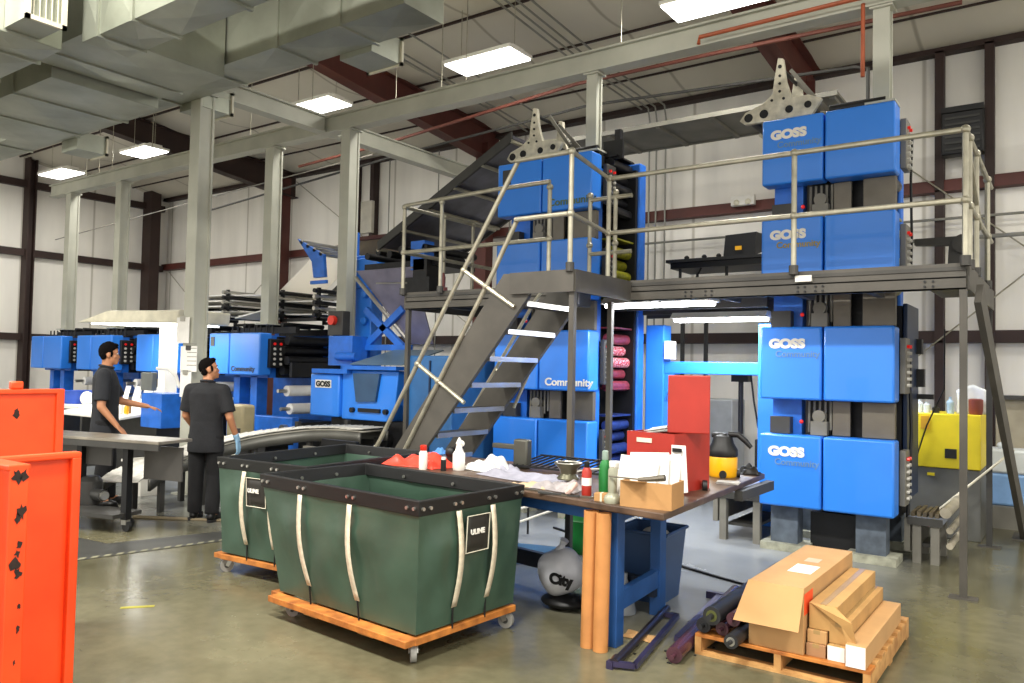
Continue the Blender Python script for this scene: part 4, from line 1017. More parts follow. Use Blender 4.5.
    if endlabel_side == 1:
        p = MB().grid(patch, 4, 4).build('maker_patch', M('dark patch', '26241F', .6), t, solid=.006)
        fr = MB()
        cs = [patch(0, 0), patch(1, 0), patch(1, 1), patch(0, 1)]
        fr.tube([(c[0]+.008, c[1], c[2]) for c in cs], .004, 5, closed=True); fr.build('patch_border', cream, t)
        a = patch(.12, .5)
        rot = Matrix(((0,0,1,0),(1,0,0,0),(0,1,0,0),(0,0,0,1)))
        o = text('patch_lettering', 'ULINE', white, .042, (a[0]+.018, a[1]+.0, a[2]-.0), rot, None, sx=1.1, bold=.002); o.parent = t
    else:
        def patch2(u, v):
            k_ = .84-.4*v; y = -(wb+(w-wb)*k_); x = l*(-.22+.44*u); 
            return (x, y-.05, zb+(zt_-zb)*k_)
    # wooden dolly
    d = MB()
    for s in (-1, 1): d.box(-lb-.01, s*(wb-.0)-.09, .135, lb+.01, s*(wb)+.012, .175)
    for s in (-1, 1): d.box(s*lb-.09, -wb-.012, .133, s*lb+.015, wb+.012, .176)
    for s in (-.33, .33): d.box(s*l-.06, -wb+.05, .135, s*l+.06, wb-.05, .17)
    d.v = [(x+BX, y, z-.025) for x, y, z in d.v]; d.build('wooden_base', woodor, t, smooth=False, bevel=.004)
    d = MB()
    for s in (-1, 1):
        for q in (-.4, .45): d.box(q*l*.8-.07+BX, s*wb-.055, .09, q*l*.8+.07+BX, s*wb+.03, .11)
    d.build('base_runner', wood, t, smooth=False)
    for a, b, an in ((-1,-1,.4),(1,-1,-.7),(1,1,.3),(-1,1,1.0)):
        x, y = a*(lb-.06)+BX, b*(wb-.04)
        cs = MB(); cs.box(x-.045, y-.035, .1, x+.045, y+.035, .11)
        dx, dy = math.cos(an)*.03, math.sin(an)*.03; sx, sy = -math.sin(an)*.025, math.cos(an)*.025
        for q in (-1, 1): cs.bar((x+q*sx, y+q*sy, .105), (x+q*sx+dx, y+q*sy+dy, .05), .03, .005, up=(sx, sy, 0))
        c_ = cs.build('caster_fork', steel, t, smooth=False)
        MB().cyl((x+dx-sx*.7, y+dy-sy*.7, .052), (x+dx+sx*.7, y+dy+sy*.7, .052), .052, n=22).build('caster_wheel', M('caster grey', '8C8A84', .5), c_)
        MB().cyl((x+dx-sx*.85, y+dy-sy*.85, .052), (x+dx+sx*.85, y+dy+sy*.85, .052), .02, n=12).build('wheel_hub', darkgrey, c_)
    return t
cart('green vinyl basket truck with black rim, nearest the camera, labelled on its right end', -3.84, 3.96, R(-4), 1.60, .95, 1)
cart('green vinyl basket truck standing behind and left of the nearest one', -5.3, 4.72, R(-86), 1.50, 1.02, 1)
# ------------------------------------------------------------------ work table
TZ = .90
t = thing('work_table', 'long blue-framed work table with a worn brown top covered in bottles, rags and boxes', 'table', (-3.3, 5.2, 0))
poly = [(-1.94, 4.27), (-1.98, 6.75), (-4.55, 6.75), (-4.95, 4.72)]
poly = [(-1.94, 4.27), (-2.08, 6.55), (-3.1, 6.55), (-3.25, 5.75), (-4.75, 5.75), (-4.6, 4.66)]
MB().prism([(a, b, TZ-.045) for a, b in poly], (0, 0, .045)).build('top', tabletop, t, world=True, smooth=False, bevel=.008)
MB().box(-2.05, 5.75, TZ-.12, -1.99, 6.5, TZ-.046).build('edge_rail', darkgrey, t, world=True, smooth=False)
for x, y in ((-2.36, 4.48), (-2.42, 5.24), (-4.35, 4.78), (-4.4, 5.5), (-3.0, 6.3)):
    MB().box(x-.04, y-.05, 0, x+.04, y+.05, TZ-.045).build('leg', benchblue, t, world=True, smooth=False, bevel=.004)
f = MB().bar((-2.38, 4.48, .82), (-4.35, 4.78, .82), .05, .11).bar((-2.42, 5.24, .82), (-4.4, 5.5, .82), .05, .11).bar((-2.37, 4.48, .82), (-2.42, 5.24, .82), .05, .11)
f.build('apron', benchblue, t, world=True, smooth=False)
MB().bar((-2.37, 4.5, .26), (-2.42, 5.24, .26), .05, .12).bar((-4.35, 4.8, .26), (-4.4, 5.5, .26), .05, .12).build('side_stretcher', benchblue, t, world=True, smooth=False)
MB().bar((-2.4, 5.16, .2), (-4.4, 5.46, .2), .05, .12).build('long_stretcher', M('dark stretcher', '1B2638', .5), t, world=True, smooth=False)
# kraft tubes standing against the front leg
for i, (x, y) in enumerate(((-2.475, 4.35), (-2.378, 4.335))):
    mb = MB().pipe((0, 0, 0), (-.0, .02, .84), .047, .006, 24)
    o = one(mb, 'cardboard_tube', kraft, ['kraft cardboard tube upright at the table front, left of the pair', 'kraft cardboard tube upright at the table front, right of the pair against the blue leg'][i], 'tube', 'kraft tubes at the table front', origin=(0, 0, 0)); o.location = (x, y, 0)
# red steel job box with its lid up
t = thing('job_box', 'red steel job box with its lid raised, on the right end of the work table', 'tool box', (-2.27, 5.18, TZ), R(-6)); t.scale = (.86, .85, 1)
bx = MB(); bx.add([(-.33,-.2,0),(.1,-.2,0),(.14,.3,0),(-.30,.3,0),(-.33,-.2,.4),(.1,-.2,.4),(.14,.3,.4),(-.30,.3,.4)], [(0,3,2,1),(0,1,5,4),(1,2,6,5),(2,3,7,6),(3,0,4,7)])
bx.build('body', red, t, solid=.015, smooth=False)
MB().add([(-.02,-.1,.40),(.27,.06,.40),(.27,.06,.80),(-.02,-.1,.80)], [(0,1,2,3)]).build('lid', red, t, smooth=False, solid=.05, bevel=.008)
MB().box(-.24, -.212, .33, -.1, -.206, .36).build('maker_label', cream, t, smooth=False)
MB().bar((-.1, .0, .4), (.02, .05, .58), .012, .02).build('lid_stay', darkgrey, t)
MB().cyl((.16, .16, .03), (.19, .18, .03), .04).build('caster', black, t)
MB().add([(.09,-.225,.33),(.2,-.2,.33),(.22,-.19,.02),(.1,-.24,.0)], [(0,1,2,3)]).build('hanging_sheet', paper, t, solid=.003, smooth=False)
MB().box(.1, -.232, .285, .18, -.222, .31).build('sheet_print', black, t, smooth=False)
def papersheaf(name, label, c, n, w, d, ang0, tilt, mat=paper, group=None):
    mb = MB()
    for i in range(n):
        a = ang0+random.uniform(-.25, .25); ca, sa = math.cos(a), math.sin(a)
        z = i*.006
        pts = [(x*ca-y*sa, x*sa+y*ca, z+tilt*(x+w/2)*.3) for x, y in ((-w/2,-d/2),(w/2,-d/2),(w/2,d/2),(-w/2,d/2))]
        mb.prism(pts, (0, 0, .003))
    o = one(mb, name, mat, label, 'paper', group, origin=(0,0,0), smooth=False); o.location = c; return o
papersheaf('loose_papers', 'loose white papers in the open red job box', (-2.38, 5.3, TZ+.38), 5, .26, .3, .3, .6)
# cardboard box with files
t = thing('cardboard_box', 'open cardboard box full of white papers at the front corner of the work table', 'box', (-2.1, 4.47, TZ), R(6)); t.scale = (.9, 1, 1)
b = MB(); b.box(-.19, -.12, 0, .17, -.112, .155).box(-.19, .112, 0, .17, .12, .155).box(-.19, -.112, 0, -.182, .112, .155).box(.162, -.112, 0, .17, .112, .155).box(-.182, -.112, 0, .162, .112, .01)
b.build('body', card2, t, smooth=False)
MB().prism([(-.19,-.12,.155),(.0,-.12,.155),(-.02,-.2,.165)], (0, 0, .004)).build('flap', card2, t, smooth=False)
for i, (a, h, x) in enumerate(((.16, .3, -.06), (-.1, .33, .02), (.05, .29, .06), (-.25, .31, .08))):
    mb = MB(); mb.box(-.125, -.002, 0, .125, .002, h-.02)
    o = one(mb, 'paper_sheet', paper, 'white sheet standing in the cardboard box on the work table', 'paper', 'sheets in the cardboard box', origin=(0,0,0), smooth=False)
    o.location = (-2.17+x, 4.45+i*.045, TZ+.012); o.rotation_euler = (R(-14), R(a*30), R(8))
t = thing('pliers', 'grey metal pliers lying across the front rim of the cardboard box', 'tool', (-2.05, 4.36, TZ+.156))
MB().tube([(-.1,0,.01),(-.02,0,.02),(.07,.01,.035)], [.012,.016,.02]).tube([(-.3,.0,.012),(-.1,0,.012)], .005).build('body', M('tool steel', '6F685C', .4, metal=.6), t)
t = thing('small_box', 'small tan carton beside the glass jar on the work table', 'box', (-2.43, 4.42, TZ), R(15))
MB().box(-.045, -.03, 0, .045, .03, .05).build('body', card2, t, smooth=False, bevel=.002); MB().box(-.006, -.031, .0, .006, .031, .051).build('tape', cream, t, smooth=False)
def bottle(name, label, x, y, prof, mat, cap, z=TZ, capm=white, group=None, cat='bottle', band=None):
    t = thing(name, label, cat, (x, y, z), 0, group)
    MB().lathe(prof, n=18).build('body', mat, t)
    if cap: MB().lathe(cap, n=14).build('cap', capm, t)
    if band: MB().lathe([(band[0], band[1]), (band[0], band[2])], n=18, cap=False).build('label_band', band[3], t)
    return t
bottle('spray_can', 'red and white spray can between the bowl and the green bottle', -2.60, 4.52, [(.03,0),(.033,.01),(.033,.16),(.02,.185)], red, [(.015,.185),(.018,.19),(.018,.22),(.01,.225)], capm=black, cat='can', band=(.0335, .07, .12, paper))
bottle('squeeze_bottle', 'tall green bottle with a pale cap on the work table', -2.52, 4.62, [(.036,0),(.04,.02),(.042,.12),(.036,.2),(.02,.235)], greenp, [(.02,.235),(.022,.24),(.02,.29),(.012,.295)], capm=M('grey green cap', '8FA397', .4))
bottle('paper_cup', 'pale plastic cup behind the glass jar on the work table', -2.42, 4.58, [(.03,0),(.04,.1),(.04,.2)], cream, [(.042,.2),(.044,.23),(.04,.235)], capm=white, cat='cup')
bottle('glass_jar', 'clear glass jar with a round base next to the cardboard box', -2.345, 4.4, [(.05,0),(.055,.02),(.05,.04),(.028,.06),(.03,.2),(.022,.22)], M('dusty glass', '9A9A86', .15, var=.2), None, cat='jar')
bottle('red_cap_bottle', 'white bottle with a red cap at the left end of the work table', -4.26, 4.78, [(.032,0),(.034,.01),(.034,.13),(.025,.15)], white, [(.025,.15),(.028,.155),(.028,.19),(.02,.195)], capm=redp)
bottle('pump_bottle', 'white spray bottle with a conical neck on the left part of the work table', -4.03, 4.95, [(.045,0),(.05,.02),(.05,.13),(.03,.16),(.02,.2)], white, [(.02,.2),(.022,.21),(.016,.24),(.006,.26)], capm=white)
bottle('dark_marker_bottle', 'small black-labelled bottle between the two white bottles', -4.08, 4.82, [(.022,0),(.023,.01),(.023,.09)], black, [(.018,.09),(.018,.11)], capm=white)
t = thing('black_trigger_head', 'black cap gun head lying behind the white bottles', 'tool', (-4.2, 5.05, TZ))
MB().ball((0,0,.12), .05, .04, .05).ball((.07, .02, .17), .045, .04, .035).cyl((0,0,0), (0,0,.1), .03).build('body', black, t)
MB().ball((.1, .0, .2), .04, .03, .03).build('nozzle', white, t)
# metal bowl on a folded rag
t = thing('metal_bowl', 'spool-shaped metal bowl standing on a grey rag on the work table', 'bowl', (-2.85, 4.7, TZ+.065))
MB().lathe([(.075,0),(.08,.01),(.055,.04),(.065,.075),(.1,.11),(.1,.115),(.06,.08),(.02,.07)], n=26).build('body', M('oily steel', '6E6C5A', .3, metal=.7, var=.3), t)
MB().tube([(.09*math.cos(a), .09*math.sin(a), .113) for a in [i*PI/12 for i in range(24)]], .008, 8, closed=True).build('rim', steel, t)
def rag(name, label, c, w, d, h, mat, seed=0, rz=0):
    rd = random.Random(seed); ph = [rd.uniform(0, 6) for _ in range(6)]
    def f(u, v):
        e = min(u, v, 1-u, 1-v); e = min(1, e*6)
        z = h*e*(.55+.25*math.sin(7*u+ph[0]+3*v)+.2*math.sin(11*v+ph[1]-4*u)+.12*math.sin(19*u+13*v+ph[2]))
        x = (u-.5)*w*(1+.1*math.sin(5*v+ph[3])); y = (v-.5)*d*(1+.12*math.sin(6*u+ph[4]))
        return (x, y, max(.003, z))
    o = one(MB().grid(f, 34, 26), name, mat, label, 'cloth', origin=(0,0,0), solid=.004, sub=1); o.location = c; o.rotation_euler = (0, 0, rz); return o
greyrag = M('grey rag', 'A39C9C', .9, var=.2, scale=12)
whiterag = M('white rag', '9C9BA8', .9, var=.15, scale=10)
rag('folded_rag', 'grey rag heap under the metal bowl', (-2.88, 4.66, TZ), .34, .26, .07, greyrag, 1)
rag('white_rags', 'spread white rags in the middle of the work table', (-3.38, 4.95, TZ), .72, .34, .05, whiterag, 2, R(-6))
rag('white_rags', 'small bunched white rag at the left of the spread rags', (-3.78, 5.2, TZ), .26, .2, .08, whiterag, 5)
rag('crumpled_paper', 'crumpled white paper behind the spray bottle on the work table', (-3.88, 5.12, TZ), .36, .28, .12, paper, 3)
rag('brown_paper', 'tan paper scraps in front of the white rags', (-3.1, 4.62, TZ), .3, .16, .03, M('tan paper', 'C2A888', .8), 4)
one(MB().tube([(0,0,0),(.03,.0,.03),(.05,.02,.06),(.02,.04,.045),(.0,.02,.02)], .02), 'crumpled_ball', M('pink paper', 'D8B8AC', .8), 'crumpled pinkish paper ball beside the spray can', 'paper').location = (-2.68, 4.47, TZ)
t = thing('metal_bin_plate', 'dark grey metal block standing upright on the work table by the stair foot', 'block', (-3.72, 5.4, TZ))
MB().box(-.07, -.04, 0, .07, .04, .24).build('body', M('gunmetal', '57574F', .45, metal=.5), t, bevel=.015)
MB().box(-.3, -.02, .15, -.07, .04, .19).build('arm', MATS['gunmetal'], t, bevel=.005)
# mesh tray at the back of the table
t = thing('mesh_tray', 'black grid rack lying on the back of the work table', 'tray', (-3.35, 5.45, TZ))
g = MB()
for i in range(14): g.bar((-.4+i*.06, -.12, .03), (-.34+i*.06, .2, .09), .015, .01)
g.bar((-.42, -.13, .03), (.46, -.13, .03), .015, .015).bar((-.36, .21, .09), (.5, .21, .09), .015, .015)
g.build('grid', black, t, smooth=False)
MB().tube([(.1,-.2,.0),(.3,-.14,.06),(.5,-.1,.08),(.53,-.08,.0)], .01).build('handle', steel, t)
# red bag and blue glove on the left end
t = rag('red_bag', 'crumpled red plastic bag at the left end of the work table', (-4.45, 4.98, TZ-.0), .62, .38, .11, M('red bag plastic', 'DE4A38', .35), 8)
rag('blue_wipe', 'small blue wipe lying on the red bag', (-4.38, 5.12, TZ+.09), .14, .12, .05, M('blue wipe', '4C86C8', .8), 9)
# flat tools
for i, (x, y, a, l_) in enumerate(((-2.75, 4.42, .1, .3), (-2.98, 4.46, -.15, .4), (-2.62, 4.44, .2, .22))):
    o = one(MB().box(-l_/2, -.012, 0, l_/2, .012, .01), 'steel_rule', MATS['tool steel'] if i else darkgrey, ['dark flat scraper at the front edge of the table under the bowl', 'long grey steel rule at the front table edge', 'short steel rule in front of the spray can'][i], 'tool', origin=(0,0,0)); o.location = (x, y, TZ+.001); o.rotation_euler = (0, 0, a)
# vacuum
t = thing('shop_vacuum', 'yellow and black shop vacuum on the far end of the work table', 'vacuum cleaner', (-2.28, 6.12, TZ)); t.scale = (.72, .72, .8)
MB().lathe([(.14,0),(.155,.02),(.16,.18),(.15,.2)], n=28).build('tank', yelp, t)
MB().lathe([(.155,.2),(.165,.22),(.16,.27),(.12,.33),(.1,.4),(.05,.42)], n=28).build('motor_head', black, t)
MB().box(-.12, -.05, .38, .05, .05, .43).build('carry_handle', black, t, bevel=.015)
MB().tube([(.06, 0, .42), (.16, .02, .42), (.24, .04, .36), (.3, .05, .3)], [.03, .03, .028, .022], 12).build('hose', black, t)
for a in (-1.2, .3, 2.4): MB().cyl((.15*math.cos(a), .15*math.sin(a), .035), (.185*math.cos(a), .185*math.sin(a), .035), .04).build('wheel', black, t)
rag('clear_bag', 'milky plastic bag behind the shop vacuum', (-2.45, 6.42, TZ), .16, .12, .2, MATS['milky plastic'], 11)
rag('black_rag', 'black rag beside the vacuum at the far table end', (-2.17, 6.42, TZ), .2, .14, .08, black, 12)
papersheaf('loose_papers', 'white slips on the table edge behind the red job box', (-2.1, 5.75, TZ+.001), 3, .16, .12, .3, 0)
# ------------------------------------------------------------------ under and behind the table
t = thing('waste_bin', 'square blue plastic waste bin under the right end of the work table', 'bin', (-2.66, 5.62, 0), R(3))
def frus(a, b, h): return [(-a,-a,0),(a,-a,0),(a,a,0),(-a,a,0),(-b,-b,h),(b,-b,h),(b,b,h),(-b,b,h)]
MB().add(frus(.165, .205, .52), [(0,3,2,1),(0,1,5,4),(1,2,6,5),(2,3,7,6),(3,0,4,7)]).build('body', bluep, t, solid=.012, smooth=False, bevel=.01)
MB().tube([(-.215,-.215,.52),(.215,-.215,.52),(.215,.215,.52),(-.215,.215,.52)], .014, 6, closed=True).build('rim', bluep, t, smooth=False)
MB().ball((.05, -.02, .46), .12, .1, .08).build('crumpled_contents', paper, t)
t = thing('plastic_bag', 'tied pale plastic bag with black lettering under the work table', 'bag', (-3.04, 4.93, .09))
rd = random.Random(3)
bg = MB().ball((0,0,.17), .17, .16, .17, 28, 18)
bg.v = [(x*(1+.08*math.sin(9*z+7*x)), y*(1+.09*math.sin(11*x+5*z)), z+.012*math.sin(20*x+9*y)) for x, y, z in bg.v]
bg.tube([(0,0,.32),(.01,0,.36),(.03,0,.4)], [.05,.02,.035]); bg.build('body', M('pale bag film', 'D2D3DA', .35, var=.15), t)
text('bag_lettering', 'City', black, .1, (-3.02, 4.748, .22), FRONT, t, sx=1.1, bold=.006)
one(MB().ball((0,0,.05), .18, .16, .05, 20, 12), 'black_bag', black, 'slumped black bag on the floor under the pale plastic bag', 'bag', origin=(0,0,0)).location = (-3.02, 4.96, .0)
t = thing('steel_drum', 'green drum standing behind the work table', 'drum', (-3.82, 6.62, 0))
MB().lathe([(.2,0),(.2,.02),(.19,.03),(.19,.28),(.2,.3),(.19,.32),(.19,.6),(.2,.62),(.2,.64)], n=30).build('body', greenp, t)
t = thing('clear_funnel', 'clear plastic bottle standing on the floor under the table behind the leg', 'bottle', (-2.62, 5.12, 0))
MB().lathe([(.08,0),(.085,.02),(.05,.18),(.02,.24),(.02,.28)], n=18).build('body', M('hazy plastic', 'AEB4BC', .25), t)
t = thing('dust_pan', 'blue folding sheet lying behind the baskets on the floor', 'panel', (-4.0, 5.9, .0), R(20))
MB().add([(-.25,-.1,.01),(.2,-.15,.01),(.28,.12,.12),(-.15,.15,.12)], [(0,1,2,3)]).build('panel', M('light blue panel', '6FA3D6', .4), t, solid=.01, smooth=False)
t = thing('wire_rack', 'white and black tube frame standing behind the work table', 'rack', (-4.6, 6.8, 0))
MB().tube([(.0,0,.02),(.0,0,.62),(-.5,0,.62),(-.5,0,.02)], .012).tube([(-.5,0,.4),(0,0,.4)], .01).build('black_tubes', black, t)
MB().tube([(-.5,-.3,.25),(.1,-.3,.33),(.45,-.2,.45)], .012).tube([(-.5,-.3,.12),(.1,-.3,.2),(.45,-.2,.35)], .012).build('white_tubes', white, t)
one(MB().tube([(-4.6, 7.3, .012), (-3.9, 7.0, .012), (-3.2, 6.75, .012), (-2.4, 6.45, .012), (-1.7, 6.25, .012)], .012), 'floor_cable', black, 'black cable lying across the floor between table and right tower', 'cable')
# ------------------------------------------------------------------ rollers and brackets on the floor
purp = M('purple steel', '4A4466', .3, metal=.6, var=.3); maroon = M('maroon roller', '4A2A34', .25, var=.2); dkrod = M('dark rod', '3A3338', .35, metal=.6)
blkr = M('black rubber roller', '232426', .45, var=.2)
mb = MB().cyl((-2.17, 4.12, .03), (-2.38, 5.32, .03), .025).cyl((-2.17, 4.12, .03), (-2.19, 4.2, .03), .032)
one(mb, 'steel_rod', dkrod, 'dark steel rod on the floor with a tarnished front end, nearest the blue leg', 'rod')
mb = MB().bar((-2.06, 4.17, .03), (-2.25, 5.2, .03), .03, .03).bar((-2.06, 4.17, .03), (-2.19, 4.12, .03), .03, .03).bar((-2.25, 5.2, .03), (-2.38, 5.16, .03), .03, .03).box(-2.21, 4.1, 0, -2.17, 4.14, .045)
one(mb, 'steel_bracket', purp, 'U-shaped purple steel frame lying on the floor', 'bracket', smooth=False)
mb = MB().bar((-2.05, 4.75, .03), (-2.2, 5.9, .03), .05, .03).box(-2.3, 5.85, 0, -2.1, 5.9, .05)
one(mb, 'steel_bar', purp, 'flat purple steel bar lying beside the maroon roller', 'bar', smooth=False)
def roller(label, a, b, r, m, end=steel, hole=True):
    t = thing('press_roller', label, 'roller', ((a[0]+b[0])/2, (a[1]+b[1])/2, 0))
    MB().cyl(a, b, r, n=24).build('roller_body', m, t, world=True, ang=50)
    d = (Vector(b)-Vector(a)).normalized(); A = Vector(a)
    MB().pipe(A-d*.004, A+d*.01, r*.62, r*.3).build('end_ring', end, t, world=True)
    MB().cyl(A-d*.05, A, r*.3, n=12).build('journal', m, t, world=True)
    return t
roller('maroon coated press roller on the floor left of the pallet', (-1.93, 4.42, .05), (-2.12, 6.0, .05), .048, maroon, maroon)
one(MB().tube([(-2.03, 4.6, .02), (-2.0, 4.66, .05), (-1.98, 4.7, .03), (-2.02, 4.74, .02)], .012), 'small_fitting', black, 'small black fitting on the floor near the maroon roller', 'fitting')
rag('cardboard_scrap', 'flat tan cardboard scrap on the floor under the table leg', (-2.3, 4.72, .002), .22, .14, .012, card, 21)
mb = MB()
rd = random.Random(5)
for i in range(26):
    x = -2.05+rd.uniform(-.2, .2); y = 4.75+rd.uniform(-.4, .5); mb.box(x, y, 0, x+rd.uniform(.008,.03), y+rd.uniform(.008, .02), .006)
tag(mb.build('floor_debris', black, smooth=False), 'scattered black crumbs on the floor by the rods', 'debris', kind='stuff')
# ------------------------------------------------------------------ pallet
PX0, PX1, PY0, PY1 = -1.90, -.90, 4.66, 5.86
t = thing('wooden_pallet', 'wooden pallet loaded with rollers and long cartons', 'pallet', (-1.4, 5.26, 0))
for i in range(8):
    y = PY0+i*(PY1-PY0-.09)/7
    MB().box(PX0, y, .105, PX1, y+.09+(.03 if i in (0,) else 0), .125).build('deck_board', woodor if i == 0 else wood, t, world=True, smooth=False, bevel=.002)
for x in (PX0, (PX0+PX1)/2-.02, PX1-.04):
    MB().box(x, PY0, .018, x+.04, PY1, .105).build('stringer', wood, t, world=True, smooth=False)
for y in (PY0, 5.2, PY1-.09): MB().box(PX0, y, 0, PX1, y+.09, .018).build('bottom_board', wood, t, world=True, smooth=False)
PZ = .125
for i, (lab, a, b, r, m) in enumerate((
    ('black rubber press roller with a green-rimmed end, top left of the pallet', (-1.78, 4.62, PZ+.135), (-1.80, 6.05, PZ+.135), .055, blkr),
    ('dark rubber press roller at the left edge of the pallet', (-1.855, 4.68, PZ+.05), (-1.86, 5.9, PZ+.05), .045, blkr),
    ('maroon press roller lying under the top black one', (-1.745, 4.7, PZ+.045), (-1.745, 5.8, PZ+.045), .04, maroon),
    ('glossy maroon press roller on top beside the big carton', (-1.665, 4.67, PZ+.125), (-1.665, 5.7, PZ+.125), .042, maroon),
    ('black press roller with a steel ring end next to the big carton', (-1.625, 4.52, PZ+.042), (-1.625, 5.6, PZ+.042), .042, blkr))):
    roller(lab, a, b, r, m, M('greenish brass', '5E6236', .4, metal=.4) if i == 0 else (steel if i == 4 else m))
def carton(label, x0, x1, y0, y1, z0, z1, m=card, tape=True, rz=0, endm=None):
    cx, cy = (x0+x1)/2, (y0+y1)/2
    t = thing('carton', label, 'box', (cx, cy, z0), rz)
    MB().box(x0-cx, y0-cy, 0, x1-cx, y1-cy, z1-z0).build('body', m, t, smooth=False, bevel=.003)
    if tape: MB().box(-.018, y0-cy-.001, z1-z0-.02, .018, y1-cy+.001, z1-z0+.0012).build('tape', M('brown tape', 'A98A5A', .25), t, smooth=False)
    if endm: MB().box(x0-cx+.002, y0-cy-.003, .002, x1-cx-.002, y0-cy-.0005, z1-z0-.002).build('end_label', endm, t, smooth=False)
    return t
# the big carton, flap folded down at the front
t = carton('biggest carton on the pallet, open front flap hanging down and white label on top', -1.575, -1.26, 4.68, 5.9, PZ, .50, card, False)
cx, cy = (-1.575-1.26)/2, (4.68+5.9)/2
MB().add([(-.16, -.61, .376), (.16, -.61, .376), (.155, -.70, .15), (-.22, -.70, .15)], [(0,1,2,3)]).build('front_flap', card, t, solid=.005, smooth=False)
MB().box(-.04, -.25, .3755, .1, -.02, .377).build('white_label', paper, t, smooth=False)
MB().box(-.03, .08, .3755, .06, .2, .377).build('faded_label', M('faded label', 'CDBBA0', .8), t, smooth=False)
MB().box(.1576, -.6, .22, .159, -.42, .34).build('orange_sticker', M('orange sticker', 'F0501E', .6), t, smooth=False)
carton('upper long carton leaning beside the big carton, torn open at its front end', -1.245, -1.09, 4.74, 5.78, PZ+.145, PZ+.29, M('aged carton', 'B98F56', .8, var=.15))
MB_ = MB().add([(-1.24, 4.74, PZ+.29), (-1.10, 4.74, PZ+.285), (-1.0, 4.68, PZ+.23), (-.98, 4.7, PZ+.1), (-1.02, 4.7, PZ+.09), (-1.06, 4.7, PZ+.2)], [(0,1,2,5),(5,2,3,4)])
one(MB_, 'torn_flap', MATS['aged carton'], 'torn cardboard flap hanging from the upper long carton', 'cardboard', smooth=False, solid=.004)
carton('small carton end tucked under the upper long carton', -1.25, -1.145, 4.72, 5.6, PZ+.072, PZ+.142, card)
carton('dark flat carton at the bottom beside the big carton', -1.25, -1.145, 4.7, 5.6, PZ, PZ+.07, M('dark carton', 'A67C56', .8))
carton('middle long carton, taped, right of the small carton', -1.135, -1.035, 4.74, 5.74, PZ+.085, PZ+.2, MATS['aged carton'])
carton('low long carton with a white printed end under the middle one', -1.135, -1.04, 4.70, 5.6, PZ, PZ+.083, MATS['aged carton'], endm=paper)
carton('rightmost long carton with a white printed end on the pallet', -1.03, -.925, 4.66, 5.72, PZ, PZ+.12, card, False, endm=paper)
# ------------------------------------------------------------------ orange steel racks at the left edge
t = thing('stack_rack', 'orange steel rack panel with a folded rim, in front at the left edge', 'rack', (-4.33, 1.85, 0))
MB().box(-4.345, 1.35, 0, -4.33, 2.08, 1.21).build('side_sheet', orange, t, world=True, smooth=False)
MB().box(-4.36, 2.06, 0, -4.29, 2.11, 1.21).box(-4.36, 1.35, 1.20, -4.29, 2.11, 1.235).build('edge_angle', orange, t, world=True, smooth=False, bevel=.01)
t = thing('stack_rack', 'orange steel rack corner post with dark scuff marks, nearest at the left edge', 'rack', (-3.95, 1.6, 0))
MB().box(-3.99, 1.60, 0, -3.9, 1.685, 1.225).build('post', orange, t, world=True, smooth=False, bevel=.006)
MB().box(-5.0, 1.61, 0, -3.99, 1.63, 1.215).build('near_sheet', orange, t, world=True, smooth=False)
MB().box(-5.0, 1.59, 1.215, -3.9, 1.69, 1.24).build('top_lip', orange, t, world=True, smooth=False, bevel=.006)
sc = MB(); rd = random.Random(9)
def blot(y, z, r):
    n = 11; c = (-3.897, y, z); pts = [(-3.897, min(1.683, max(1.602, y+math.cos(i*2*PI/n)*r*rd.uniform(.3, 1.2)*.7)), z+math.sin(i*2*PI/n)*r*rd.uniform(.4, 1.2)) for i in range(n)]
    sc.add([c]+pts, [(0, i+1, (i+1) % n+1) for i in range(n)])
for y, z, r in ((1.63, 1.19, .04), (1.66, 1.19, .035), (1.655, 1.03, .04), (1.64, 1.0, .025), (1.65, .88, .025), (1.645, .84, .02), (1.64, .79, .04), (1.65, .75, .03), (1.66, .6, .015), (1.66, .5, .02), (1.65, .35, .012)): blot(y, z, r)
sc.build('scuff_marks', scuff, t, world=True, smooth=False)
t = thing('stack_rack', 'taller orange steel rack panel standing behind the two front ones', 'rack', (-5.4, 2.3, 0))
MB().box(-5.42, 1.6, 0, -5.40, 2.5, 1.515).build('side_sheet', orange, t, world=True, smooth=False)
MB().box(-5.43, 2.47, 0, -5.38, 2.52, 1.51).box(-5.43, 1.6, 1.50, -5.38, 2.52, 1.53).build('edge_angle', orange, t, world=True, smooth=False, bevel=.006)
MB().box(-5.43, 2.2, 1.53, -5.38, 2.27, 1.58).build('top_lug', orange, t, world=True, bevel=.01)
mb = MB(); rr = random.Random(4); n = 14
mb.add([(-5.398, 2.24, 1.38)]+[(-5.398, 2.24+math.cos(i*2*PI/n)*rr.uniform(.01, .03), 1.38+math.sin(i*2*PI/n)*rr.uniform(.02, .04)) for i in range(n)], [(0, i+1, (i+1) % n+1) for i in range(n)])
mb.build('scuff_mark', scuff, t, world=True, smooth=False)
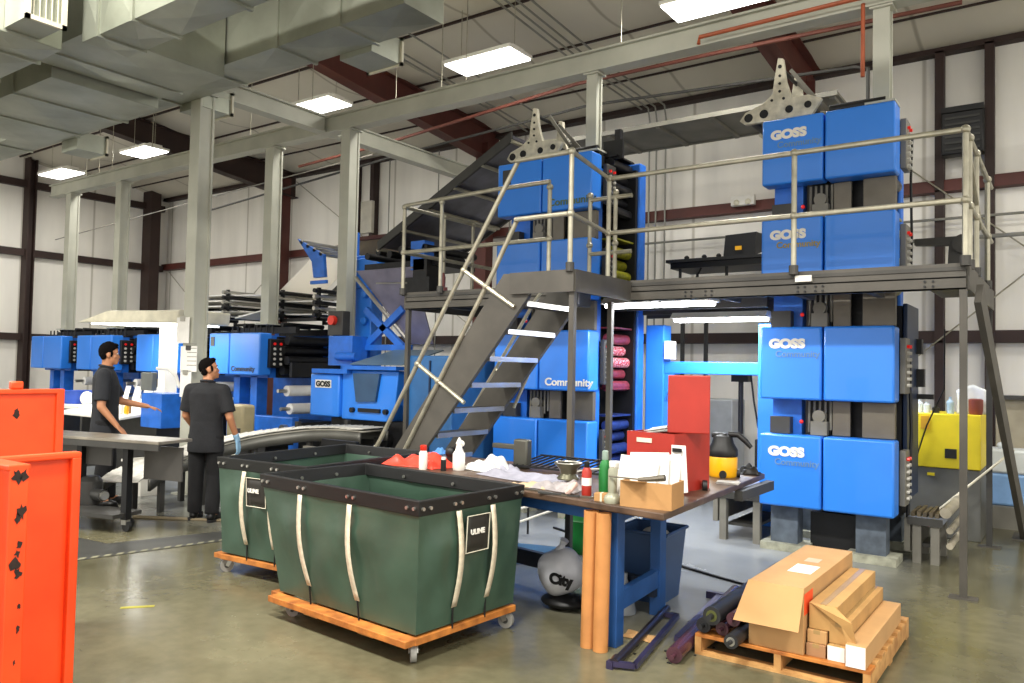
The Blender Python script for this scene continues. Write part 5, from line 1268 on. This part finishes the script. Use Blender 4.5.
# ------------------------------------------------------------------ black work bench on casters
t = thing('steel_bench', 'dark steel bench on casters with a worn grey top beside the left worker', 'bench', (-7.82, 4.3, 0)); bench = t
bt = M('worn bench top', '8C8578', .35, metal=.3, var=.3, scale=4)
MB().box(-10.2, 4.08, .92, -7.2, 4.52, .95).build('top', bt, t, world=True, smooth=False, bevel=.005)
MB().box(-10.2, 4.08, .86, -7.2, 4.11, .92).build('top_edge', darkgrey, t, world=True, smooth=False)
MB().box(-7.75, 4.44, .52, -7.25, 4.46, .86).box(-9.0, 4.44, .62, -8.2, 4.46, .86).build('back_panel', M('panel grey', '55534F', .5), t, world=True, smooth=False)
for x, y in ((-7.82, 4.3), (-8.6, 4.42), (-10.0, 4.14), (-10.0, 4.46)): MB().box(x-.035, y-.035, .12, x+.035, y+.035, .86).build('leg', black, t, world=True, smooth=False)
MB().box(-10.1, 4.12, .15, -7.8, 4.48, .19).build('lower_shelf', darkgrey, t, world=True, smooth=False)
for x, y in ((-7.82, 4.3), (-7.95, 4.45), (-10.0, 4.16)):
    c_ = MB().box(x-.03, y-.03, .07, x+.03, y+.03, .15).build('caster_fork', steel, t, world=True, smooth=False)
    q = MB().cyl((x+.02, y-.02, .05), (x+.02, y+.02, .05), .05, n=18).build('caster_wheel', rubber, c_); q.location = tuple(-c for c in t.location)
bench.rotation_euler = (0, 0, R(14))
t = thing('motor_block', 'grey motor housing sitting on the lower shelf of the dark bench', 'motor', (-8.55, 4.3, .19))
MB().lathe([(.1,0),(.12,.05),(.12,.25),(.08,.3)], n=18).cyl((.1,0,.12),(.28,0,.12), .06).build('housing', M('oily grey', '4A4A48', .4, metal=.4), t)
MB().cyl((.28,0,.12),(.31,0,.12), .045).build('shaft_end', steel, t)
# ------------------------------------------------------------------ delivery conveyor with newspapers
path = [(-7.2, 7.15, .90), (-7.7, 7.1, .90), (-8.2, 6.9, .87), (-8.6, 6.45, .80), (-8.8, 5.95, .70), (-8.8, 5.4, .58), (-8.75, 4.98, .48), (-8.6, 4.72, .42)]
path = [Vector(p) for p in path]
def cr(ps, n=8):
    out = []
    for i in range(len(ps)-1):
        p0, p1, p2, p3 = ps[max(i-1, 0)], ps[i], ps[i+1], ps[min(i+2, len(ps)-1)]
        for k in range(n):
            s = k/n; out.append(.5*((2*p1)+(p2-p0)*s+(2*p0-5*p1+4*p2-p3)*s*s+(3*p1-p0-3*p2+p3)*s**3))
    return out+[ps[-1]]
cp = cr(path, 8)
def side(i):
    d = cp[min(i+1, len(cp)-1)]-cp[max(i-1, 0)]; return Vector((-d.y, d.x, 0)).normalized()
t = thing('delivery_conveyor', 'curved delivery conveyor running from the folder down to the dark bench', 'conveyor', (-8.4, 6.3, 0))
mb = MB(); vs = []
for i, p in enumerate(cp): s = side(i); vs += [p+s*.24, p-s*.24]
mb.add(vs, [(2*i, 2*i+1, 2*i+3, 2*i+2) for i in range(len(cp)-1)]); mb.build('belt', M('belt grey', '8A877C', .5, var=.2), t, world=True, solid=.02)
for sg in (-1, 1):
    mb = MB(); vs = []
    for i, p in enumerate(cp): s = side(i); q = p+s*.26*sg; vs += [q+Vector((0,0,-.14)), q+Vector((0,0,-.012))]
    mb.add(vs, [(2*i, 2*i+1, 2*i+3, 2*i+2) for i in range(len(cp)-1)]); mb.build('side_rail', M('rail grey', '5C5B55', .45, metal=.4), t, world=True, solid=.03)
for i in (3, 14, 25, 36, 46):
    p = cp[i]
    for sg in (-1, 1):
        q = p+side(i)*.22*sg
        MB().box(q.x-.03, q.y-.03, 0, q.x+.03, q.y+.03, q.z-.1).build('leg', darkgrey, t, world=True, smooth=False)
for i in (10, 18, 27):
    q = cp[i]-side(i)*.29
    MB().box(q.x-.03, q.y-.03, q.z-.14, q.x+.03, q.y+.03, q.z+.1).build('bracket_post', darkgrey, t, world=True, smooth=False)
news = M('newsprint', 'DAD7CE', .8, var=.18, scale=14)
k = 0
for j in range(46):
    f_ = j/45*(len(cp)-3)+.6; i = int(f_); p = cp[i].lerp(cp[i+1], f_-i); s = side(i); d = (cp[i+1]-cp[i]).normalized()
    up = s.cross(d); up = up if up.z > 0 else -up
    a = p-d*.0+up*.014; q = MB()
    w_ = .225
    A, B_ = a-d*.02+up*.02, a+d*.24+up*.0
    q.prism([A+s*w_-a, A-s*w_-a, B_-s*w_-a, B_+s*w_-a], up*.007)
    o = one(q, 'newspaper', news, 'folded newspaper in the overlapping stream on the curved conveyor', 'newspaper', 'newspapers on the curved conveyor', origin=(0,0,0), smooth=False); o.location = a+up*(.003 if j % 2 else .0)
# machinery between conveyor and folder
t = thing('stacker_frame', 'low grey conveyor frame with levers in front of the folder', 'machine', (-7.0, 6.9, 0))
mb = MB().box(-7.9, 6.6, .58, -6.3, 6.66, .7).box(-7.9, 7.0, .5, -6.3, 7.05, .62)
for x in (-7.8, -7.2, -6.4): mb.box(x, 6.6, 0, x+.07, 6.67, .62)
mb.build('frame', midgrey, t, world=True, smooth=False)
mb = MB()
for i in range(9): mb.cyl((-7.8+i*.17, 6.6, .62), (-7.8+i*.17, 7.05, .6), .025, n=8)
mb.build('rollers', steel, t, world=True)
MB().box(-7.5, 6.55, .72, -6.9, 6.6, .82).build('dark_plate', black, t, world=True, smooth=False)
# ------------------------------------------------------------------ notices on the front column
for i, (x, z, w_, h_, lab) in enumerate(((-9.52, 1.97, .28, .34, 'upper white notice clipped to the thick front column'), (-9.37, 1.6, .36, .33, 'lined white notice on a clipboard on the thick front column'), (-9.42, 1.27, .24, .34, 'lower long white sheet taped to the thick front column'))):
    t = thing('paper_notice', lab, 'notice', (x, 5.91, z))
    MB().box(-w_/2, 0, 0, w_/2, .008, h_).build('sheet', paper, t, smooth=False)
    MB().box(-.05, -.012, h_-.05, .05, 0, h_+.01).build('clip', darkgrey if i == 1 else steel, t, smooth=False)
    if i == 1:
        g = MB()
        for k in range(6): g.box(-.03, -.002, .08+k*.055, .18, -.0005, .088+k*.055)
        g.build('printed_lines', midgrey, t, smooth=False)
t = None
# ------------------------------------------------------------------ control console desk with canopy light
CX, CY = -11.9, 6.6
t = thing('console_desk', 'white control console desk with a lit canopy on a white post, behind the left worker', 'console', (-12.2, 7.0, 0))
W3 = lambda mb, n, m, **k: mb.build(n, m, t, world=True, **k)
W3(MB().prism([(-13.85, 6.6, 2.36), (-10.8, 6.6, 2.3), (-10.75, 6.6, 2.5), (-11.3, 6.6, 2.5), (-12.8, 6.6, 2.54)], (0, .9, 0)), 'canopy', cream, smooth=False, bevel=.03)
W3(MB().prism([(-13.4, 6.65, 2.33), (-11.0, 6.65, 2.28), (-11.0, 6.65, 2.3), (-13.4, 6.65, 2.35)], (0, .8, 0)), 'canopy_light', M('lit canopy panel', (1, .99, .94, 1), .5, var=0, emit=5), smooth=False)
W3(MB().box(-11.75, 6.9, .9, -11.55, 7.1, 2.3), 'canopy_post', white, smooth=False)
W3(MB().prism([(-12.9, 5.9, .88), (-10.99, 5.9, .88), (-10.99, 7.3, 1.05), (-12.9, 7.3, 1.05)], (0, 0, .04)), 'desk_top', white, smooth=False, bevel=.01)
W3(MB().box(-12.75, 6.7, 0, -11.4, 7.2, .86), 'desk_base', darkgrey, smooth=False)
W3(MB().box(-10.98, 6.2, .78, -10.45, 6.6, 1.27), 'blue_cabinet', blue2, smooth=False, bevel=.01)
W3(MB().box(-11.15, 6.28, 1.3, -10.85, 6.36, 1.56), 'display_screen', M('grey screen', '6A6E6C', .3), bevel=.01)
W3(MB().tube([(-11.1, 6.5, 1.62), (-10.8, 6.5, 1.62), (-10.6, 6.5, 1.52), (-10.5, 6.5, 1.35)], .025), 'bent_arm', white)
l = bpy.data.lights.new('lamp', 'AREA'); l.shape = 'RECTANGLE'; l.size = 2; l.size_y = .7; l.energy = 30; l.color = (1, .97, .88)
lo = bpy.data.objects.new('lamp', l); COL.objects.link(lo); lo.parent = t; lo.location = (0, 0, 2.24)
for i in range(4):
    o = one(MB().prism([(0,0,0),(.24,0,0),(.22,.08,.34),(.02,.08,.34)], (0,.006,0)), 'paper_sheet', paper, 'white sheet propped up on the console desk', 'paper', 'sheets propped on the console', origin=(0,0,0), smooth=False)
    o.location = (-12.3+i*.28, 6.6, .99); o.rotation_euler = (0, 0, R(-10+8*i))
for i in range(7):
    c_ = [greenp, red, M('tan bottle', '9C7A4A', .4), darkgrey, white, MATS['tan bottle'], yelp][i]
    one(MB().lathe([(.03,0),(.035,.02),(.035,.1),(.015,.13),(.015,.16)], (0,0,0), 10), 'small_bottle', c_, ['green bottle on the console desk', 'red bottle on the console desk', 'tan bottle on the console desk, nearest the screen', 'dark grey bottle on the console desk', 'white bottle on the console desk', 'tan bottle at the left of the console desk', 'yellow bottle on the console desk'][i], 'bottle', origin=(0,0,0)).location = (-11.9+i*.12, 6.1+.05*(i % 3), .955)
t = thing('parts_table', 'white-topped parts table with a blue tub left of the workers', 'table', (-13.3, 6.6, 0))
W3(MB().box(-14.3, 6.3, .93, -13.0, 7.2, .98), 'top', white, smooth=False)
for x in (-14.2, -13.1): W3(MB().box(x-.03, 6.4, 0, x+.03, 7.1, .93), 'leg', darkgrey, smooth=False)
t = thing('blue_tub', 'blue plastic tub on the white parts table', 'tub', (-13.9, 6.75, .98))
MB().lathe([(.22,0),(.28,.2),(.3,.22),(.27,.2),(.2,.03)], n=20, cap=False).lathe([(.2,.01),(.2,.02)], n=20).build('body', M('tub blue', '2A52B8', .4), t)
one(MB().ball((0,0,.1), .12, .1, .12), 'white_jug', white, 'white jug beside the blue tub', 'jug', origin=(0,0,0)).location = (-13.55, 6.7, .98)
# bins on the floor
t = thing('waste_bin', 'white plastic waste bin on the floor beside the thick front column', 'bin', (-9.85, 5.65, 0))
MB().add([(-.17,-.14,0),(.17,-.14,0),(.17,.14,0),(-.17,.14,0),(-.22,-.18,.44),(.22,-.18,.44),(.22,.18,.44),(-.22,.18,.44)], [(0,3,2,1),(0,1,5,4),(1,2,6,5),(2,3,7,6),(3,0,4,7)]).build('body', white, t, solid=.01, bevel=.02)
MB().box(-.235, -.195, .42, .235, -.175, .45).box(-.235, .175, .42, .235, .195, .45).box(-.235, -.175, .42, -.215, .175, .45).box(.215, -.175, .42, .235, .175, .45).build('rim', white, t, smooth=False)
t = thing('waste_bin', 'grey bin on the floor just right of the white waste bin', 'bin', (-9.3, 6.45, 0))
MB().lathe([(.15,0),(.16,.02),(.19,.46),(.2,.48),(.17,.46),(.14,.04)], n=20, cap=False).lathe([(.14,.02),(.14,.03)], n=20).build('body', M('bin grey', 'A6A596', .5), t)
t = thing('step_block', 'low black box step between the press row and the conveyor', 'step', (-9.9, 7.3, 0))
MB().box(-.3, -.2, 0, .6, .2, .55).box(-.35, -.25, .55, .65, .25, .6).build('body', black, t, smooth=False)
one(MB().box(-.2, -.12, 0, .2, .12, .5), 'tan_canister', M('tan canister', 'B7AA84', .5), 'tan canister standing behind the right worker arm', 'canister', origin=(0,0,0), bevel=.04).location = (-10.3, 7.4, .6)
# ------------------------------------------------------------------ floor markings and mats
haz = M('hazard strip', '2A2A26', .6, var=.3, scale=10)
mp = [(-10.5, 3.75), (-7.3, 3.4), (-6.55, 5.1), (-6.2, 5.9), (-9.2, 6.3), (-10.5, 6.3)]
def poly_plane(name, pts, z, m): return MB().prism([(a, b, z) for a, b in pts], (0, 0, .004)).build(name, m, smooth=False)
t = thing('floor_mat', 'thin black rubber mat edged with a worn striped strip, left of the baskets', 'mat', (-8.4, 4.6, 0))
MB().prism([(-11.5, 2.6, .001), (-7.0, 3.3, .001), (-6.68, 4.75, .001), (-7.1, 4.9, .001), (-7.4, 3.9, .001), (-11.5, 3.5, .001)], (0, 0, .004)).build('mat', M('mat grey', '3C3C38', .55, var=.2, scale=3), t, world=True, smooth=False)
st = MB()
for i in range(14):
    a = Vector((-7.0, 3.32, .005)).lerp(Vector((-6.7, 4.72, .005)), i/14); b_ = Vector((-7.0, 3.32, .005)).lerp(Vector((-6.7, 4.72, .005)), (i+.55)/14)
    st.prism([a, b_, b_+Vector((-.05, .05, 0)), a+Vector((-.05, .05, 0))], (0, 0, .002))
st.build('stripes', M('worn stripe', '8A8770', .6), t, world=True, smooth=False)
ym = M('worn yellow paint', 'A9A23A', .6, var=.2)
for i, (x, y, rz, l_) in enumerate(((-5.35, 3.05, .9, .22), (-5.1, 2.35, .7, .2))):
    o = one(MB().box(-l_/2, -.02, 0, l_/2, .02, .002), 'floor_marking', ym, ['worn yellow floor mark left of the nearest basket truck', 'worn yellow floor mark near the orange rack'][i], 'marking', origin=(0,0,0)); o.location = (x, y, .0005); o.rotation_euler = (0, 0, rz)
for i, dy in enumerate((0, .05)):
    one(MB().tube([(-8.9, 4.45+dy, .012), (-7.9, 5.0+dy, .012), (-6.9, 5.6+dy, .012), (-6.2, 6.0+dy, .012)], .012), 'floor_cable', M('tan cable', '8C7F64', .6), 'tan cable pair lying on the floor behind the standing worker', 'cable', 'tan floor cables')
# ------------------------------------------------------------------ people
def cap(mb, a, b, r0, r1, n=14):
    mb.cyl(a, b, r0, r1, n); mb.ball(a, r0, n=n, m=8); mb.ball(b, r1, n=n, m=8)
def remesh(mb, name, mat, parent, vox, smooth_it=6):
    o = mb.build(name, mat, None)
    r = o.modifiers.new('r', 'REMESH'); r.mode = 'VOXEL'; r.voxel_size = vox; r.use_smooth_shade = True
    s = o.modifiers.new('s', 'SMOOTH'); s.iterations = smooth_it; s.factor = .5
    bpy.context.view_layer.update()
    dg = bpy.context.evaluated_depsgraph_get(); me = bpy.data.meshes.new_from_object(o.evaluated_get(dg))
    o.modifiers.clear(); o.data = me; me.materials.clear(); me.materials.append(mat); me.shade_smooth()
    o.parent = parent; return o
def hand(mb, wrist, dirv, palmn, thumb, s=1.0, curl=.5):
    """wrist point, pointing direction, palm normal (fingers curl towards it), thumb side"""
    w = Vector(wrist); d = Vector(dirv).normalized(); n = Vector(palmn).normalized(); th = Vector(thumb).normalized()
    pc = w+d*.05*s
    for k in range(4):
        off = (k-1.5)*.021*s; a = w+th*(-off)*.7; b = w+d*.09*s+th*(-off)
        cap(mb, a, b, .0125*s, .0115*s, 8)
    for k, L_ in enumerate((.072, .08, .075, .058)):
        off = (k-1.5)*.021*s; p = w+d*.09*s+th*(-off); dd = d.copy(); c = curl
        for sgm, f_ in enumerate((.45, .32, .23)):
            dd = (dd+n*c*(.35+.35*sgm)).normalized(); q = p+dd*L_*f_*s
            cap(mb, p, q, (.0095-.001*sgm)*s, (.0088-.001*sgm)*s, 8); p = q
    p = w+d*.025*s+th*.03*s; q = p+(d*.7+th*.6+n*.3).normalized()*.045*s; r_ = q+(d*.95+th*.1+n*.4).normalized()*.032*s
    cap(mb, w+d*.01*s+th*.015*s, p, .014*s, .013*s, 8); cap(mb, p, q, .0125*s, .011*s, 8); cap(mb, q, r_, .0105*s, .009*s, 8)
def person(label, loc, rz, hgt, headrot, headtilt, rarm, larm, legs, glove, hairstyle):
    """local axes: x = person's right, y = forward.  arms: (elbow, wrist, handdir, palm, thumb)"""
    t = thing('person', label, 'person', loc, rz)
    k = hgt/1.75
    def V(*a): return Vector(a)*k
    hipz, shz, necz = .93, 1.43, 1.49
    HM = Matrix.Rotation(headrot, 3, 'Z') @ Matrix.Rotation(headtilt, 3, 'X')
    hc = V(0, .02, 1.635)
    def hp(x, y, z): return hc+HM @ (Vector((x, y, z))*k)
    body = MB()
    # torso
    for z, a, b, yy in ((.95, .165, .115, 0), (1.05, .155, .11, .0), (1.18, .155, .112, .005), (1.3, .172, .12, .0), (1.39, .175, .11, -.01)):
        body.ball(V(0, yy, z), a*k, b*k, .1*k, 20, 12)
    cap(body, V(0, -.01, 1.42), V(0, .005, 1.54), .062*k, .056*k)
    sh = {}
    for s, arm in ((1, rarm), (-1, larm)):
        S_ = V(s*.185, -.01, shz-.02); E = V(*arm[0]); Wd = V(*arm[1])
        cap(body, V(s*.1, -.01, 1.42), S_, .06*k, .058*k); cap(body, S_, E, .055*k, .042*k); cap(body, E, Wd, .042*k, .027*k)
        sh[s] = (S_, E, Wd)
        if not (glove and s == glove): hand(body, Wd, arm[2], arm[3], arm[4], k)
        else: hand(body, Wd, arm[2], arm[3], arm[4], k*.97)
    for s, lg in ((1, legs[0]), (-1, legs[1])):
        cap(body, V(s*.09, 0, .92), V(*lg[0]), .088*k, .058*k); cap(body, V(*lg[0]), V(*lg[1]), .055*k, .038*k)
        f = Vector(lg[1])+Vector((s*.02, .14, -.04)); cap(body, V(*lg[1]), V(*f), .04*k, .032*k)
    # head
    body.ball(hp(0, -.01, .035), .076*k, .095*k, .092*k, 24, 16, HM)
    body.ball(hp(0, .018, -.03), .062*k, .075*k, .085*k, 20, 14, HM)
    body.ball(hp(0, .068, -.085), .03*k, .024*k, .022*k, 12, 8, HM)
    cap(body, hp(0, .08, .015), hp(0, .098, -.025), .008*k, .0115*k, 8)
    for s in (-1, 1):
        body.ball(hp(s*.077, -.005, -.005), .012*k, .022*k, .033*k, 10, 8, HM)
        body.ball(hp(s*.03, .074, .032), .025*k, .014*k, .009*k, 10, 6, HM)
        body.ball(hp(s*.042, .055, -.02), .022*k, .022*k, .02*k, 10, 6, HM)
    body.ball(hp(0, .088, -.055), .024*k, .012*k, .008*k, 10, 6, HM); body.ball(hp(0, .086, -.067), .02*k, .012*k, .008*k, 10, 6, HM)
    cap(body, V(0, .0, 1.5), hp(0, -.01, -.05), .055*k, .058*k)
    b = remesh(body, 'body', skin, t, .0085, 3)
    for s in (-1, 1):
        e = MB().ball(hp(s*.03, .079, .014), .0125*k, .009*k, .0065*k, 10, 8, HM).build('eye', M('eye white', 'E8E2DA', .3, var=0), t)
        MB().ball(hp(s*.03, .0865, .014), .006*k, .003*k, .006*k, 8, 6, HM).build('iris', M('iris dark', '1E120C', .2, var=0), e)
        MB().tube([hp(s*.014, .089, .034), hp(s*.03, .09, .039), hp(s*.05, .079, .034)], .0022*k, 6).build('eyebrow', hair, t)
    MB().tube([hp(-.022, .096, -.061), hp(0, .1025, -.0605), hp(.022, .096, -.061)], .003*k, 6).build('lips', M('lip', '8A4A3E', .5, var=0), t)
    # hair cap
    hm = MB(); n, m = 26, 14
    top = 1.0 if hairstyle == 'short' else 1.03
    vs = []; 
    for j in range(m+1):
        for i in range(n):
            th = 2*PI*i/n; back = -math.sin(th)   # +1 at the back
            lim = (.54+.20*max(0, back)**.8) if back > 0 else (.37+.17*abs(math.cos(th))**5)
            if hairstyle == 'short': lim *= .92
            ph = j/m*lim*PI
            fade = 1.0+.02*(1-j/m)+.012*math.sin(9*th+j)*(1-j/m); lim_ = 0
            puff = (.0815 if hairstyle == 'full' else .0785)
            x = math.cos(th)*math.sin(ph)*puff; y_ = math.sin(th)*math.sin(ph)*(.1 if hairstyle == 'full' else .0975)-.01; z = math.cos(ph)*(.104 if hairstyle == 'full' else .095)+.035
            vs.append(hp(x*fade, y_*fade, z*fade))
    fs = [(j*n+i, (j+1)*n+i, (j+1)*n+(i+1) % n, j*n+(i+1) % n) for j in range(m) for i in range(n)]
    rh = random.Random(2); vs = [v+Vector((rh.uniform(-1, 1), rh.uniform(-1, 1), rh.uniform(-1, 1)))*.0022*k for v in vs]
    hm.add(vs, fs)
    for s in (-1, 1):
        hm.ball(hp(s*.073, .024, .012), .006*k, .013*k, .034*k, 8, 8, HM); hm.ball(hp(s*.06, -.055, -.02), .02*k, .03*k, .04*k, 10, 8, HM)
    hm.ball(hp(0, .045, .105), .05*k, .035*k, .022*k, 12, 8, HM)
    hm.build('hair', hair, t, solid=.003*k)
    # shirt
    st = MB()
    pr_ = ((.74, .2, .145), (.82, .2, .145), (.95, .185, .135), (1.08, .175, .13), (1.2, .185, .135), (1.3, .2, .135), (1.38, .2, .125), (1.43, .17, .105), (1.47, .1, .08), (1.5, .07, .068))
    vs_ = [(math.cos(2*PI*i/28)*a*k, math.sin(2*PI*i/28)*b_*k-(.01*k if z > 1.3 else 0), z*k) for z, a, b_ in pr_ for i in range(28)]
    st.add(vs_, [(j*28+i, j*28+(i+1) % 28, (j+1)*28+(i+1) % 28, (j+1)*28+i) for j in range(len(pr_)-1) for i in range(28)]+[tuple(range(27, -1, -1)), tuple((len(pr_)-1)*28+i for i in range(28))])
    for s in (1, -1):
        S_, E, Wd = sh[s]; st.cyl(V(s*.08, -.01, 1.42), S_, .075*k, .073*k); st.ball(S_, .074*k)
        e2 = S_.lerp(E, .82); st.cyl(S_, e2, .074*k, .078*k, 18)
    so = remesh(st, 'shirt', cloth if not glove else M('black work shirt', '15161A', .85, var=.15, scale=12, bump=.5, bscale=9), t, .011, 3)
    cl = MB(); pts = [(V(math.cos(a)*.068, math.sin(a)*.068-.003, 1.505+.012*-math.sin(a))) for a in [i*2*PI/20 for i in range(20)]]
    cl.tube(pts, .014*k, 8, closed=True); cl.build('collar', cloth, so)
    # trousers
    tr = MB()
    tr.ball(V(0, 0, .93), .17*k, .125*k, .12*k, 20, 12)
    for s, lg in ((1, legs[0]), (-1, legs[1])):
        K = V(*lg[0]); A = V(*lg[1]); tr.cyl(V(s*.09, 0, .92), K, .105*k, .082*k, 18); tr.ball(V(s*.09, 0, .9), .105*k); tr.ball(K, .082*k)
        tr.cyl(K, A+V(0, 0, .0), .082*k, .075*k, 18)
    remesh(tr, 'trousers', trous, t, .011, 3)
    for s, lg in ((1, legs[0]), (-1, legs[1])):
        A = Vector(lg[1]); sm = MB()
        sm.ball(V(A.x, A.y-.015, .055), .045*k, .055*k, .05*k, 14, 10); sm.ball(V(A.x+s*.01, A.y+.08, .045), .047*k, .1*k, .042*k, 14, 10); sm.ball(V(A.x+s*.015, A.y+.13, .04), .046*k, .065*k, .035*k, 14, 10)
        cap(sm, V(A.x, A.y-.01, .06), V(A.x, A.y, .13), .045*k, .046*k)
        so_ = remesh(sm, 'shoe', shoe, t, .009, 2)
        MB().prism([tuple(V(A.x+s*.012+math.cos(a)*.05, A.y+.05+math.sin(a)*.15, 0)) for a in [i*2*PI/18 for i in range(18)]], (0, 0, .025*k)).build('sole', rubber, so_)
    if glove:
        arm = rarm if glove == 1 else larm; gm = MB(); Wd = sh[glove][2]; E = sh[glove][1]
        hand(gm, Wd, arm[2], arm[3], arm[4], k*1.12); cap(gm, Wd.lerp(E, .22), Wd, .034*k, .03*k)
        remesh(gm, 'glove', nitrile, t, .006, 1)
    return t
# standing worker seen from behind, looking up to the right; right hand gloved
person('person in black seen from behind, looking right, pale blue glove on right hand', (-7.76, 5.14, 0), R(30), 1.76, R(-60), R(8),
       ((.27, -.02, 1.12), (.31, .10, .87), (.05, .25, -1), (-1, .1, 0), (0, 1, .1)),
       ((-.25, .02, 1.13), (-.22, .2, .95), (.1, .9, -.3), (0, 0, -1), (1, 0, 0)),
       (((.10, .02, .5), (.115, -.05, .08)), ((-.10, .0, .5), (-.12, .03, .08))), 1, 'short')
person('person in dark grey work shirt in profile, reaching towards the console desk', (-9.38, 4.86, 0), R(-32), 1.92, R(2), R(-3),
       ((.26, -.02, 1.08), (.28, .14, .88), (.1, .5, -.55), (0, .3, -1), (-.8, .4, 0)),
       ((-.27, .12, 1.12), (-.30, .40, 1.06), (.0, 1, -.25), (0, 0, -1), (1, .2, 0)),
       (((.10, .02, .5), (.115, -.03, .08)), ((-.10, .04, .5), (-.12, .05, .08))), 0, 'full')
